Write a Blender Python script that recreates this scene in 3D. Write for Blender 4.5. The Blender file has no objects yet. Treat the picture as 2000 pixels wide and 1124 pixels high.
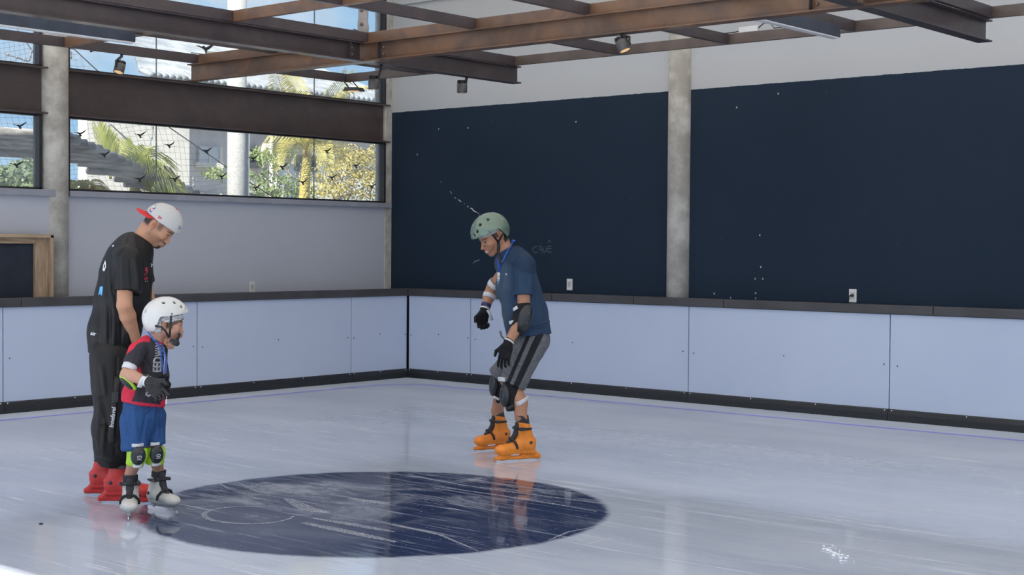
import bpy, bmesh, math, random
import numpy as np
from mathutils import Vector, Matrix
from mathutils.bvhtree import BVHTree
random.seed(7)
rng = np.random.default_rng(7)
S = bpy.context.scene
COL = S.collection
PI = math.pi

# ------------------------------------------------------------------ camera
F_PX, YAW, PITCH, ROLL = 2823.456, .7064194, -.0281494, .0075719
CAM = Vector((0, 0, 1.55))
_c, _s = math.cos(YAW), math.sin(YAW)
_fw = Vector((-_s*math.cos(PITCH), _c*math.cos(PITCH), math.sin(PITCH)))
_rt = Vector((_c, _s, 0)); _up = _rt.cross(_fw)
RT = _rt*math.cos(ROLL) + _up*math.sin(ROLL)
UP = -_rt*math.sin(ROLL) + _up*math.cos(ROLL)
FW = _fw
cd = bpy.data.cameras.new('camera'); cam = bpy.data.objects.new('camera', cd); COL.objects.link(cam)
cd.sensor_width = 36; cd.lens = F_PX*36/2000; cd.clip_end = 500
cam.matrix_world = Matrix(((RT.x, UP.x, -FW.x, CAM.x), (RT.y, UP.y, -FW.y, CAM.y), (RT.z, UP.z, -FW.z, CAM.z), (0, 0, 0, 1)))
S.camera = cam

def ray(px, py): return (FW*F_PX + RT*(px-1000) + UP*(562-py)).normalized()
def on_x(px, py, X): d = ray(px, py); return CAM + d*((X-CAM.x)/d.x)
def on_y(px, py, Y): d = ray(px, py); return CAM + d*((Y-CAM.y)/d.y)
def on_z(px, py, Z): d = ray(px, py); return CAM + d*((Z-CAM.z)/d.z)

# ------------------------------------------------------------------ naming
def tag(o, label=None, cat=None, group=None, kind=None):
    if label: o['label'] = label
    if cat: o['category'] = cat
    if group: o['group'] = group
    if kind: o['kind'] = kind
    return o
def empty(name, loc=(0, 0, 0), rz=0, parent=None):
    o = bpy.data.objects.new(name, None); COL.objects.link(o)
    o.location = loc; o.rotation_euler = (0, 0, rz); o.empty_display_size = .1
    if parent: o.parent = parent
    return o
def link(name, me, mat=None, parent=None, smooth=False):
    o = bpy.data.objects.new(name, me); COL.objects.link(o)
    if mat: me.materials.clear(); me.materials.append(mat)
    if parent: o.parent = parent
    if smooth: me.polygons.foreach_set('use_smooth', [True]*len(me.polygons))
    return o
def copy_tree(o, parent=None):
    c = o.copy(); COL.objects.link(c)
    if parent: c.parent = parent
    for ch in list(o.children): copy_tree(ch, c)
    return c

# ------------------------------------------------------------------ mesh builder
class MB:
    def __init__(s): s.v = []; s.f = []; s.sm = []
    def add(s, vs, fs, smooth=False):
        n = len(s.v); s.v += [tuple(v) for v in vs]
        s.f += [tuple(i+n for i in f) for f in fs]; s.sm += [smooth]*len(fs); return s
    def box(s, lo, hi, M=None):
        x0, y0, z0 = lo; x1, y1, z1 = hi
        vs = [Vector(p) for p in ((x0,y0,z0),(x1,y0,z0),(x1,y1,z0),(x0,y1,z0),(x0,y0,z1),(x1,y0,z1),(x1,y1,z1),(x0,y1,z1))]
        if M is not None: vs = [M @ v for v in vs]
        return s.add(vs, [(0,3,2,1),(4,5,6,7),(0,1,5,4),(1,2,6,5),(2,3,7,6),(3,0,4,7)])
    def prism(s, poly, a, b, u, w, smooth=False):   # poly (p,q) in axes u,w swept from a to b
        a, b, u, w = map(Vector, (a, b, u, w)); n = len(poly)
        vs = [a+u*p+w*q for p, q in poly] + [b+u*p+w*q for p, q in poly]
        fs = [(i, (i+1) % n, n+(i+1) % n, n+i) for i in range(n)] + [tuple(range(n-1, -1, -1)), tuple(range(n, 2*n))]
        return s.add(vs, fs, smooth)
    def tube(s, pts, r, seg=8, flat=1, side=None, caps=True):
        pts = [Vector(p) for p in pts]; n = len(pts)
        rs = r if isinstance(r, (list, tuple)) else [r]*n
        rings = []; prev = None
        for i, p in enumerate(pts):
            t = (pts[min(i+1, n-1)] - pts[max(i-1, 0)]).normalized()
            if side is not None: u = Vector(side) - t*Vector(side).dot(t)
            elif prev is None: u = t.orthogonal()
            else: u = prev - t*prev.dot(t)
            if u.length < 1e-6: u = t.orthogonal()
            u.normalize(); prev = u; w = t.cross(u)
            rings.append([p + (u*math.cos(2*PI*k/seg) + w*math.sin(2*PI*k/seg)*flat)*rs[i] for k in range(seg)])
        vs = [v for R_ in rings for v in R_]
        fs = [(i*seg+k, i*seg+(k+1) % seg, (i+1)*seg+(k+1) % seg, (i+1)*seg+k) for i in range(n-1) for k in range(seg)]
        if caps: fs += [tuple(range(seg-1, -1, -1)), tuple(range((n-1)*seg, n*seg))]
        return s.add(vs, fs, True)
    def lathe(s, prof, M=None, seg=20):  # prof (r,z)
        vs = [Vector((r*math.cos(2*PI*k/seg), r*math.sin(2*PI*k/seg), z)) for r, z in prof for k in range(seg)]
        if M is not None: vs = [M @ v for v in vs]
        n = len(prof)
        fs = [(i*seg+k, i*seg+(k+1) % seg, (i+1)*seg+(k+1) % seg, (i+1)*seg+k) for i in range(n-1) for k in range(seg)]
        fs += [tuple(range(seg-1, -1, -1)), tuple(range((n-1)*seg, n*seg))]
        return s.add(vs, fs, True)
    def quad(s, a, b, c, d): return s.add([a, b, c, d], [(0, 1, 2, 3)])
    def ball(s, c, r, seg=10, M=None):
        c = Vector(c); vs = []; fs = []
        n = seg//2
        rr = r if isinstance(r, (tuple, list)) else (r, r, r)
        for i in range(n+1):
            t = PI*i/n
            for k in range(seg):
                q = Vector((rr[0]*math.sin(t)*math.cos(2*PI*k/seg), rr[1]*math.sin(t)*math.sin(2*PI*k/seg), rr[2]*math.cos(t)))
                vs.append(c + (M @ q if M is not None else q))
        fs = [(i*seg+k, (i+1)*seg+k, (i+1)*seg+(k+1) % seg, i*seg+(k+1) % seg) for i in range(n) for k in range(seg)]
        return s.add(vs, fs, True)
    def build(s, name, mat=None, parent=None, bevel=0):
        me = bpy.data.meshes.new(name); me.from_pydata(s.v, [], s.f)
        me.polygons.foreach_set('use_smooth', s.sm); me.update()
        o = link(name, me, mat, parent)
        if bevel:
            m = o.modifiers.new('bevel', 'BEVEL'); m.width = bevel; m.segments = 2; m.limit_method = 'ANGLE'
        return o

# ------------------------------------------------------------------ materials
class NT:
    def __init__(s, name, world=False):
        s.m = bpy.data.worlds.new(name) if world else bpy.data.materials.new(name)
        s.m.use_nodes = True; s.t = s.m.node_tree; s.t.nodes.clear()
    def n(s, typ, out=0, props=None, **ins):
        nd = s.t.nodes.new(typ)
        for k, v in (props or {}).items(): setattr(nd, k, v)
        for k, v in ins.items():
            key = k.replace('_', ' ')
            sk = nd.inputs[int(k[1:])] if (k[0] == 'i' and k[1:].isdigit()) else nd.inputs[key]
            s.set(sk, v)
        return nd.outputs[out]
    def set(s, sk, v):
        if isinstance(v, bpy.types.NodeSocket): s.t.links.new(v, sk)
        elif isinstance(v, (tuple, list)):
            if len(v) == 3 and sk.type == 'RGBA': v = (*v, 1)
            sk.default_value = v
        else: sk.default_value = v
    def math(s, op, a, b=0., c=0., clamp=False):
        return s.n('ShaderNodeMath', props={'operation': op, 'use_clamp': clamp}, i0=a, i1=b, i2=c)
    def vmath(s, op, a, b=(0, 0, 0), out=0):
        return s.n('ShaderNodeVectorMath', out, {'operation': op}, i0=a, i1=b)
    def mix(s, f, a, b):
        nd = s.t.nodes.new('ShaderNodeMix'); nd.data_type = 'RGBA'
        s.set(nd.inputs[0], f); s.set(nd.inputs[6], a); s.set(nd.inputs[7], b); return nd.outputs[2]
    def ramp(s, f, lo, hi):   # smooth 0..1
        return s.n('ShaderNodeMapRange', props={'interpolation_type': 'SMOOTHSTEP'}, Value=f, From_Min=lo, From_Max=hi)
    def coord(s, kind='Object', scale=None, rot=None, loc=None):
        tc = s.t.nodes.new('ShaderNodeTexCoord').outputs[kind]
        if scale or rot or loc:
            return s.n('ShaderNodeMapping', Vector=tc, Scale=scale or (1, 1, 1), Rotation=rot or (0, 0, 0), Location=loc or (0, 0, 0))
        return tc
    def noise(s, vec, scale=5, detail=3, rough=.55, dist=0, out=0):
        return s.n('ShaderNodeTexNoise', out, None, Vector=vec, Scale=scale, Detail=detail, Roughness=rough, Distortion=dist)
    def sep(s, v): nd = s.t.nodes.new('ShaderNodeSeparateXYZ'); s.set(nd.inputs[0], v); return nd.outputs
    def bump(s, h, strength=.2, dist=.01):
        return s.n('ShaderNodeBump', Height=h, Strength=strength, Distance=dist)
    def out(s, sh):
        o = s.t.nodes.new('ShaderNodeOutputWorld' if isinstance(s.m, bpy.types.World) else 'ShaderNodeOutputMaterial')
        s.t.links.new(sh, o.inputs[0]); return s.m
    def pbsdf(s, **k):
        return s.n('ShaderNodeBsdfPrincipled', **k)

def mat(name, col, rough=.5, var=.12, scale=6, metal=0., bump=.0, bscale=40, stretch=None, spec=.5, col2=None, sheen=0):
    t = NT(name); v = t.coord(scale=stretch) if stretch else t.coord()
    n = t.noise(v, scale, 4)
    c2 = col2 or tuple(max(0, c*(1-2*var)) for c in col); c1 = tuple(min(1, c*(1+var)) for c in col)
    c = t.mix(t.ramp(n, .3, .7), c2, c1)
    k = dict(Base_Color=c, Roughness=rough, Metallic=metal, Specular_IOR_Level=spec)
    if bump: k['Normal'] = t.bump(t.noise(v, bscale, 3), bump, .004)
    return t.out(t.pbsdf(**k))

def steel_mat(name, c1, c2, rough=.4):
    t = NT(name); v = t.coord()
    n = t.noise(v, 3, 5, .6, .6); n2 = t.noise(t.coord(scale=(6, 6, 1.2)), 12, 4, .6)
    c = t.mix(t.ramp(n, .35, .7), c1, c2)
    sp = t.ramp(t.noise(v, 55, 2), .71, .76)
    c = t.mix(t.math('MULTIPLY', sp, .3), c, (.3, .27, .25))
    r = t.math('MULTIPLY_ADD', n2, .3, rough-.12)
    return t.out(t.pbsdf(Base_Color=c, Roughness=r, Coat_Weight=.3, Coat_Roughness=.14, Normal=t.bump(n2, .08, .004)))

M = {}
M['steel'] = steel_mat('brown_painted_steel', (.046, .036, .042), (.072, .054, .056), .45)
M['steel_brown'] = steel_mat('warm_lit_steel', (.20, .105, .055), (.105, .064, .046), .42)  # browner copy of the beam paint, warm bounced light put into its colour
M['steel_mid'] = steel_mat('mid_brown_steel', (.085, .062, .052), (.13, .095, .078), .45)  # brown halfway between the other two grid steels
M['header'] = steel_mat('dark_brown_steel', (.062, .047, .047), (.088, .064, .06), .42)
M['black'] = mat('black_metal', (.03, .03, .033), .4)
M['navybar'] = mat('navy_enamel', (.045, .06, .09), .35)
M['diffuser'] = mat('frosted_acrylic', (.75, .77, .8), .4, .03)
M['cap'] = mat('charcoal_rail_plastic', (.068, .066, .072), .42, .1, 3)
M['white_plastic'] = mat('white_plastic', (.75, .75, .73), .35, .04)
M['darkgrey'] = mat('dark_grey', (.1, .1, .11), .4)
M['sill'] = mat('grey_sill_paint', (.33, .345, .40), .5, .06, 4)
M['frame'] = mat('black_window_frame', (.025, .025, .03), .4)
M['concrete'] = (lambda t: t.out(t.pbsdf(Base_Color=t.mix(t.ramp(t.noise(t.coord(), 3.5, 6, .65), .35, .68), (.36, .34, .30), (.62, .60, .55)),
    Roughness=.8, Normal=t.bump(t.noise(t.coord(scale=(1, 1, 4)), 14, 5, .7), .35, .01))))(NT('bare_concrete'))
M['rivet'] = mat('pale_screw', (.75, .76, .78), .35, .03)
M['darkdot'] = mat('dark_screw', (.08, .08, .09), .5)
M['bolt'] = mat('rusty_bolt', (.2, .15, .13), .45)

def wall_left_mat():
    t = NT('lavender_grey_wall_paint'); v = t.coord()
    n = t.noise(v, .9, 4); d = t.ramp(t.noise(t.coord(scale=(1, 1, .5)), 5, 6, .7), .66, .8)
    c = t.mix(n, (.475, .50, .57), (.53, .55, .62)); c = t.mix(t.math('MULTIPLY', d, .15), c, (.2, .2, .22))
    return t.out(t.pbsdf(Base_Color=c, Roughness=.55, Normal=t.bump(t.noise(v, 60, 3), .06, .004)))
M['wall_left'] = wall_left_mat()

def wall_back_mat():
    t = NT('two_tone_wall_paint'); v = t.coord(); x, y, z = t.sep(v)
    e = t.noise(v, 9, 5, .7)
    zz = t.math('ADD', z, t.math('MULTIPLY', t.math('SUBTRACT', e, .5), .018))
    up = t.ramp(zz, 3.148, 3.153)
    n = t.noise(v, .7, 4)
    blk = t.mix(n, (.0165, .0285, .0480), (.0235, .0380, .0620))
    scuff = t.ramp(t.noise(t.coord(scale=(1, 1, .8)), 30, 2, .5), .74, .765)
    blk = t.mix(t.math('MULTIPLY', scuff, .12), blk, (.5, .5, .5))
    wht = t.mix(n, (.47, .485, .50), (.53, .545, .55))
    return t.out(t.pbsdf(Base_Color=t.mix(up, blk, wht), Roughness=t.math('MULTIPLY_ADD', up, .05, .55), Specular_IOR_Level=t.math('MULTIPLY_ADD', up, .25, .08), Normal=t.bump(t.noise(v, 50, 4), .05, .004)))
M['wall_back'] = wall_back_mat()

def dasher_mat():
    t = NT('white_dasher_plastic'); v = t.coord()
    n = t.noise(v, 1.3, 4)
    c = t.mix(n, (.52, .60, .77), (.60, .675, .83))
    st = t.ramp(t.noise(t.coord(scale=(1.0, 1.0, 2.2)), 4.5, 5, .65), .70, .80)
    c = t.mix(t.math('MULTIPLY', st, .22), c, (.33, .35, .40))
    w = t.noise(t.coord(scale=(1, 1, .35)), 2.2, 1)
    return t.out(t.pbsdf(Base_Color=c, Roughness=.24, Normal=t.bump(w, .25, .02)))
M['dasher'] = dasher_mat()

def kick_mat():
    t = NT('frosted_black_kickplate'); v = t.coord()
    sp = t.ramp(t.noise(t.coord(scale=(1, 1, 1.6)), 70, 3, .7), .60, .74)
    bg = t.noise(v, 2.5, 3)
    c = t.mix(t.math('MULTIPLY', sp, t.ramp(bg, .3, .6)), (.016, .018, .022), (.22, .25, .28))
    return t.out(t.pbsdf(Base_Color=c, Roughness=.45, Normal=t.bump(t.noise(v, 40, 4), .3, .006)))
M['kick'] = kick_mat()

DISC = (-6.13, 5.96, 1.37)
def ice_mat():
    t = NT('rink_ice'); v = t.coord(); x, y, z = t.sep(v)
    dx = t.math('SUBTRACT', x, DISC[0]); dy = t.math('SUBTRACT', y, DISC[1])
    r = t.math('SQRT', t.math('ADD', t.math('MULTIPLY', dx, dx), t.math('MULTIPLY', dy, dy)))
    wob = t.math('MULTIPLY', t.math('SUBTRACT', t.noise(v, 3, 5, .7), .5), .10)
    disc = t.math('SUBTRACT', 1., t.ramp(t.math('ADD', r, wob), DISC[2]-.03, DISC[2]+.03))
    big = t.noise(t.coord(scale=(.5, 1.6, 1)), .9, 5, .6, .5)
    ice = t.mix(t.ramp(big, .3, .7), (.435, .49, .595), (.54, .59, .695))
    # skating scratches in several directions
    def scr(sx, sy, rot, sc, lo, hi):
        return t.ramp(t.noise(t.coord(scale=(sx, sy, 1), rot=(0, 0, rot)), sc, 5, .62, .15), lo, hi)
    s1 = scr(.35, 9, .04, 1.6, .56, .70); s2 = scr(.5, 14, -.1, 1.8, .58, .70)
    s3 = scr(.6, 16, .9, 1.5, .60, .70); s4 = scr(.5, 12, 2.2, 1.7, .60, .70)
    streak = t.math('MAXIMUM', t.math('MAXIMUM', s1, s2), t.math('MAXIMUM', t.math('MULTIPLY', s3, .8), t.math('MULTIPLY', s4, .7)))
    speck = t.ramp(t.noise(t.coord(scale=(.6, 1.3, 1)), 42, 2, .5), .69, .73)
    patch = t.ramp(t.noise(v, 1.1, 4, .6), .42, .62)
    dark = scr(.3, 7, .03, 1.1, .60, .80)
    ice = t.mix(t.math('MULTIPLY', dark, .55), ice, (.33, .355, .41))
    frost = t.math('MULTIPLY', t.math('MAXIMUM', streak, t.math('MULTIPLY', speck, .9)), t.math('MULTIPLY_ADD', patch, .6, .25))
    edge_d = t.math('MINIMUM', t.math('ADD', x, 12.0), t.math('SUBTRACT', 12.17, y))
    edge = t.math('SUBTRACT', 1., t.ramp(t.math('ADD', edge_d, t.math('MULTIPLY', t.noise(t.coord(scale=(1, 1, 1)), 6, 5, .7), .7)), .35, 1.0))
    far = t.math('SUBTRACT', 1., t.ramp(edge_d, .3, 5.2))
    ice = t.mix(t.math('MULTIPLY', frost, .62), ice, (.84, .87, .92))
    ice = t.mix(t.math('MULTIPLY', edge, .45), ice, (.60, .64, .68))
    navy = t.mix(t.noise(v, 2, 3), (.024, .038, .095), (.036, .052, .122))
    dfro = t.ramp(t.noise(t.coord(scale=(.7, 1.5, 1), rot=(0, 0, .3)), 1.6, 6, .72, .6), .46, .66)
    gate = t.ramp(t.math('ADD', t.math('MULTIPLY', dx, -.45), t.math('MULTIPLY', dy, .35)), -.75, .5)
    navy = t.mix(t.math('MULTIPLY', t.math('MULTIPLY', dfro, gate), .8), navy, (.42, .45, .53))
    navy = t.mix(t.math('MULTIPLY', frost, .62), navy, (.62, .65, .72))
    col = t.mix(disc, ice, navy)
    rg = t.math('MULTIPLY_ADD', far, .36, .045)
    rg = t.math('ADD', rg, t.math('MULTIPLY', frost, .25)); rg = t.math('ADD', rg, t.math('MULTIPLY', edge, .2), clamp=True)
    wv = t.noise(t.coord(scale=(.8, 2.2, 1)), 2.2, 3, .5)
    b = t.bump(wv, .05, .02)
    b2 = t.n('ShaderNodeBump', Height=t.math('ADD', frost, t.math('MULTIPLY', edge, t.noise(v, 60, 3))), Strength=.15, Distance=.004, Normal=b)
    return t.out(t.pbsdf(Base_Color=col, Roughness=rg, IOR=1.46, Specular_IOR_Level=.5, Normal=b2))
M['ice'] = ice_mat()

def frost_mat():
    t = NT('ice_shaving_frost'); a = t.ramp(t.noise(t.coord(scale=(1, 1, 1)), 90, 6, .8), .38, .66)
    sh = t.n('ShaderNodeMixShader', i0=t.math('MULTIPLY', a, .6), i1=t.n('ShaderNodeBsdfTransparent'), i2=t.pbsdf(Base_Color=(.74, .77, .83), Roughness=.5))
    return t.out(sh)
M['frost'] = frost_mat()
def glass_mat():
    t = NT('dusty_window_glass')
    fr = t.n('ShaderNodeFresnel', IOR=1.35)
    sh = t.n('ShaderNodeMixShader', i0=t.math('MULTIPLY', fr, .7), i1=t.n('ShaderNodeBsdfTransparent', Color=(.93, .96, .97)), i2=t.n('ShaderNodeBsdfGlossy', Roughness=.02, Color=(.9, .93, 1)))
    d = t.math('MULTIPLY_ADD', t.ramp(t.noise(t.coord(), 2.2, 5, .7), .4, .8), .10, .085)
    sh = t.n('ShaderNodeMixShader', i0=d, i1=sh, i2=t.n('ShaderNodeBsdfDiffuse', Color=(.8, .84, .88)))
    return t.out(sh)
M['glass'] = glass_mat()
def roof_mat():
    t = NT('translucent_roof_sheet')
    sh = t.n('ShaderNodeMixShader', i0=.5, i1=t.n('ShaderNodeBsdfDiffuse', Color=(.78, .8, .82)), i2=t.n('ShaderNodeBsdfTranslucent', Color=(1.0, .96, .90)))
    return t.out(sh)
M['roof'] = roof_mat()
def line_mat():
    t = NT('violet_line_paint'); n = t.ramp(t.noise(t.coord(), 2.0, 4), .3, .6)
    sh = t.n('ShaderNodeMixShader', i0=t.math('MULTIPLY_ADD', n, .3, .68), i1=t.n('ShaderNodeBsdfTransparent'), i2=t.pbsdf(Base_Color=(.36, .30, 1.0), Roughness=.4))
    return t.out(sh)
M['line'] = line_mat()

# ------------------------------------------------------------------ room
XL, YB = -12.42, 12.30
mb = MB(); mb.add([(-12.6, -7, 0), (7, -7, 0), (7, 12.6, 0), (-12.6, 12.6, 0), (-12.6, -7, -.15), (7, -7, -.15), (7, 12.6, -.15), (-12.6, 12.6, -.15)],
    [(0, 1, 2, 3), (4, 7, 6, 5), (0, 4, 5, 1), (1, 5, 6, 2), (2, 6, 7, 3), (3, 7, 4, 0)])
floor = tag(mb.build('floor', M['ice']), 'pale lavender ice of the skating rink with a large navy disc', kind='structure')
g = MB().quad((-90, -60, -.16), (60, -60, -.16), (60, 90, -.16), (-90, 90, -.16)).build('ground', mat('outdoor_paving', (.33, .32, .30), .8, .15, .4))
tag(g, 'paved ground outside the building', kind='structure')
# violet line set in the ice
path = [(-11.55, y) for y in np.linspace(2, 11.1, 24)] + [(-11.02 - .53*math.cos(a), 11.12 + .52*math.sin(a)) for a in np.linspace(.15, PI/2, 8)] + [(x, 11.64) for x in np.linspace(-10.8, 2, 30)]
mb = MB(); vs = []; w = .030
for i, p in enumerate(path):
    a = Vector(path[max(i-1, 0)]); b = Vector(path[min(i+1, len(path)-1)]); t_ = (b-a).normalized(); n_ = Vector((-t_.y, t_.x))
    vs += [(p[0]+n_.x*w, p[1]+n_.y*w, .0012), (p[0]-n_.x*w, p[1]-n_.y*w, .0012)]
mb.add(vs, [(2*i, 2*i+1, 2*i+3, 2*i+2) for i in range(len(path)-1)])
tag(mb.build('boundary_line', M['line'], floor), 'violet line running round the edge of the ice')
# skate marks and shavings on the ice
def ribbon(mb, pts, w, z=.0015):
    vs = []
    for i, p in enumerate(pts):
        a = Vector(pts[max(i-1, 0)][:2]); b = Vector(pts[min(i+1, len(pts)-1)][:2]); t_ = (b-a).normalized(); n_ = Vector((-t_.y, t_.x))
        ww = w*(.35+.65*math.sin(PI*(i+.5)/len(pts)))
        vs += [(p[0]+n_.x*ww, p[1]+n_.y*ww, z), (p[0]-n_.x*ww, p[1]-n_.y*ww, z)]
    mb.add(vs, [(2*i, 2*i+1, 2*i+3, 2*i+2) for i in range(len(pts)-1)])
def px_line(pts, n=14):
    out = []
    for i in range(len(pts)-1):
        for k in range(n): f = k/n; out.append(on_z(pts[i][0]*(1-f)+pts[i+1][0]*f, pts[i][1]*(1-f)+pts[i+1][1]*f, 0))
    out.append(on_z(*pts[-1], 0)); return out
marks = [([(398+88-88*math.cos(a*1.0), 1007-17*math.sin(a)) for a in np.linspace(PI*.62, -PI*.96, 24)], .018),
    ([(590, 1022), (660, 1036), (775, 1060)], .035), ([(610, 1013), (690, 1026), (770, 1040)], .03), ([(400, 930), (445, 955), (500, 975)], .007), ([(440, 932), (510, 965)], .007),
    ([(800, 930), (900, 948), (1000, 962), (1180, 985)], .016), ([(840, 950), (950, 965), (1080, 985), (1165, 1000)], .014), ([(700, 1010), (860, 1046), (935, 1078)], .012),
    ([(560, 975), (600, 995), (640, 1003)], .05), ([(680, 975), (760, 985)], .04), ([(1180, 1002), (1260, 1010), (1330, 1022)], .014), ([(1070, 1057), (1110, 1040), (1190, 1025)], .01),
    ([(330, 1085), (400, 1092), (520, 1124)], .05), ([(1140, 1065), (1200, 1052)], .012), ([(1483, 1052), (1600, 1062), (1730, 1082), (1815, 1100)], .014),
    ([(1830, 1104), (1900, 1112), (1999, 1124)], .02), ([(1200, 1003), (1290, 1016), (1395, 1035)], .012), ([(870, 993), (895, 997)], .02)]
for pts, w in marks:
    m_ = MB(); ribbon(m_, px_line(pts, 1 if len(pts) > 10 else 10), w); m_.build('skate_mark', M['frost'], floor)
shav = MB()
for k in range(60):
    f = random.random(); p = on_z(1612+f*46+random.gauss(0, 6), 1072+f*25+random.gauss(0, 3), 0); r_ = random.uniform(.003, .011)
    shav.ball((p.x, p.y, r_*.4), (r_, r_, r_*.5), 6)
shav.build('ice_shavings', mat('snow_white', (.85, .87, .9), .7, .03), floor)['kind'] = 'stuff'
p = on_z(80, 1025, 0); MB().ball((p.x, p.y, .004), (.016, .012, .006), 8).build('rubber_crumb', M['black'], floor)

# walls
mb = MB().box((XL-.16, -7, -.15), (XL, 12.6, 2.005))
wl = tag(mb.build('wall_left', M['wall_left']), 'lavender grey low wall under the long windows', kind='structure')
MB().box((XL-.02, 6.0, .0), (XL+.055, 7.715, 2.0)).build('wall_panel', M['wall_left'], wl)
mb = MB().box((XL-.16, -7, 4.7), (XL, 12.6, 5.2)); mb.build('wall_band', M['wall_left'], wl)
mb = MB().box((XL-.16, YB, -.15), (7, YB+.2, 5.2))
wb = tag(mb.build('wall_back', M['wall_back']), 'tall wall painted black below and off-white above', kind='structure')
# chalk name, cracks, smear on the black wall
def wall_pts(pts): return [on_y(x, y, YB) + Vector((0, -.0015, 0)) for x, y in pts]
chalk = mat('chalk', (.16, .19, .23), .8); chalk2 = mat('bare_plaster', (.6, .58, .55), .8)
def z5(a): return [(1030+x/24.98, 460+y/24.98) for x, y in a]
strokes = [[(470, 535), (380, 545), (290, 630), (255, 700), (280, 790), (350, 835), (540, 835)],
    [(700, 880), (715, 700), (690, 570), (640, 510), (590, 580), (560, 670), (620, 712), (720, 708)],
    [(765, 600), (765, 730), (800, 800), (860, 840), (905, 780), (918, 640), (912, 510)],
    [(990, 540), (1170, 540)], [(1180, 635), (1110, 660), (1020, 632), (970, 660), (965, 740), (1010, 805), (1190, 838)], [(1005, 375), (1050, 270), (1095, 210), (1140, 350)]]
mb = MB()
for s_ in strokes: mb.tube(wall_pts(z5(s_)), .0035, 5, .2, side=(0, 0, 1))
mb.build('chalk_writing', chalk, wb)
def z12(a): return [(860+x/12.49, 340+y/12.49) for x, y in a]
mb = MB()
for s_, w_ in (([(240, 425), (280, 480)], .004), ([(350, 575), (385, 600)], .004), ([(435, 625), (470, 655), (510, 680)], .006), ([(580, 715), (600, 735)], .003), ([(655, 785), (690, 808)], .007),
    ([(735, 838), (780, 855), (815, 905), (870, 928)], .008), ([(870, 928), (945, 970), (943, 1045)], .004), ([(10, 180), (22, 205)], .004)):
    mb.tube(wall_pts(z12(s_)), w_, 5, .25, side=(0, 0, 1))
mb.build('plaster_crack', chalk2, wb)
mb = MB(); mb.tube(wall_pts([(923, 516), (928, 511), (937, 508)]), [.003, .009, .004], 6, .1, side=(0, 0, 1)); mb.build('chalk_smear', chalk, wb)
mb = MB()
for x, y in ((1475, 545), (1490, 545), (1476, 573), (1395, 574), (1427, 582), (1476, 583), (857, 252), (1484, 460), (1486, 522), (1520, 183), (815, 302), (914, 250), (1125, 238), (1439, 210)):
    q = on_y(x, y, YB); mb.box((q.x-.006, YB-.002, q.z-.008), (q.x+.006, YB, q.z+.008))
mb.build('paint_chips', chalk2, wb)['kind'] = 'stuff'
cl = MB().box((XL-.3, -2.40, 5.2), (7, 12.6, 5.24)).build('ceiling', M['roof']); tag(cl, 'translucent roof above the rink', kind='structure')
tr = MB().box((XL, YB-.03, 4.42), (7, YB, 5.2)).build('trim_1', M['wall_back']); tag(tr, 'projecting plaster band high on the back wall', kind='structure')
# concrete columns
mb = MB(); mb.lathe([(.136, -.1), (.136, 5.2)], Matrix.Translation((XL-.03, 7.762, 0)), 28)
c1 = tag(mb.build('concrete_column', M['concrete']), 'round bare concrete column between the two windows on the left', 'column', kind='structure')
mb = MB().box((XL-.16, 12.19, -.1), (XL+.012, 12.3, 5.2))
tag(mb.build('concrete_column', M['concrete'], None, .006), 'narrow concrete corner pier beside the long window', 'column', kind='structure')
mb = MB(); mb.lathe([(.124, -.1), (.124, 5.2)], Matrix.Translation((-8.265, YB+.0, 0)), 28); mb.box((-8.395, YB-.012, 3.15), (-8.33, YB, 5.2))
tag(mb.build('concrete_column', M['concrete']), 'concrete column dividing the black back wall', 'column', kind='structure')
# sill
mb = MB().box((XL-.16, 7.895, 2.005), (XL+.045, 12.27, 2.062)); tag(mb.build('trim_2', M['sill'], None, .004), 'grey sill ledge under the long window', kind='structure')
mb = MB().box((XL-.16, 2, 2.0), (XL+.10, 7.70, 2.062)); tag(mb.build('trim_3', M['sill'], None, .004), 'grey sill ledge under the far left window', kind='structure')

def ibeam(mb, a, b, D, W, tf=.012, tw=.010):
    a, b = Vector(a), Vector(b); d = (b-a).normalized(); u = Vector((0, 0, 1)).cross(d).normalized(); h = W/2
    poly = [(-h, 0), (h, 0), (h, tf), (tw/2, tf), (tw/2, D-tf), (h, D-tf), (h, D), (-h, D), (-h, D-tf), (-tw/2, D-tf), (-tw/2, tf), (-h, tf)]
    mb.prism(poly, a, b, u, (0, 0, 1))
def wall_beam(y0, y1, label):
    mb = MB(); ibeam(mb, (XL-.03, y0, 2.785), (XL-.03, y1, 2.785), .45, .16, .016)
    o = tag(mb.build('wall_beam', M['header']), label, 'beam', kind='structure')
wall_beam(7.86, 12.24, 'dark brown steel header beam between the upper and lower long windows')
wall_beam(2.0, 7.66, 'dark brown steel header beam left of the round concrete column')
# windows
def window(name, y0, y1, z0, z1, seams, label):
    w = empty(name, (XL-.06, y0, z0)); tag(w, label, kind='structure')
    ys = [y0] + seams + [y1]
    for a, b in zip(ys[:-1], ys[1:]):
        MB().box((-.004, a-y0+.004, 0), (.004, b-y0-.004, z1-z0)).build('pane', M['glass'], w)
    f = MB(); L = y1-y0; H = z1-z0
    f.box((-.03, 0, -.004), (.075, L, .018)); f.box((-.03, 0, H-.018), (.04, L, H+.004)); f.box((-.03, -.005, 0), (.075, .022, H)); f.box((-.03, L-.022, 0), (.075, L+.005, H))
    f.build('window_frame', M['frame'], w)
    if seams:
        s = MB()
        for q in seams: s.box((-.006, q-y0-.004, 0), (.006, q-y0+.004, H))
        s.build('glass_joint', mat('silicone', (.25, .28, .29), .5), w)
    return w
window('window_1', 7.89, 12.19, 2.065, 2.785, [8.965, 11.12], 'long lower window with bird stickers')
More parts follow.
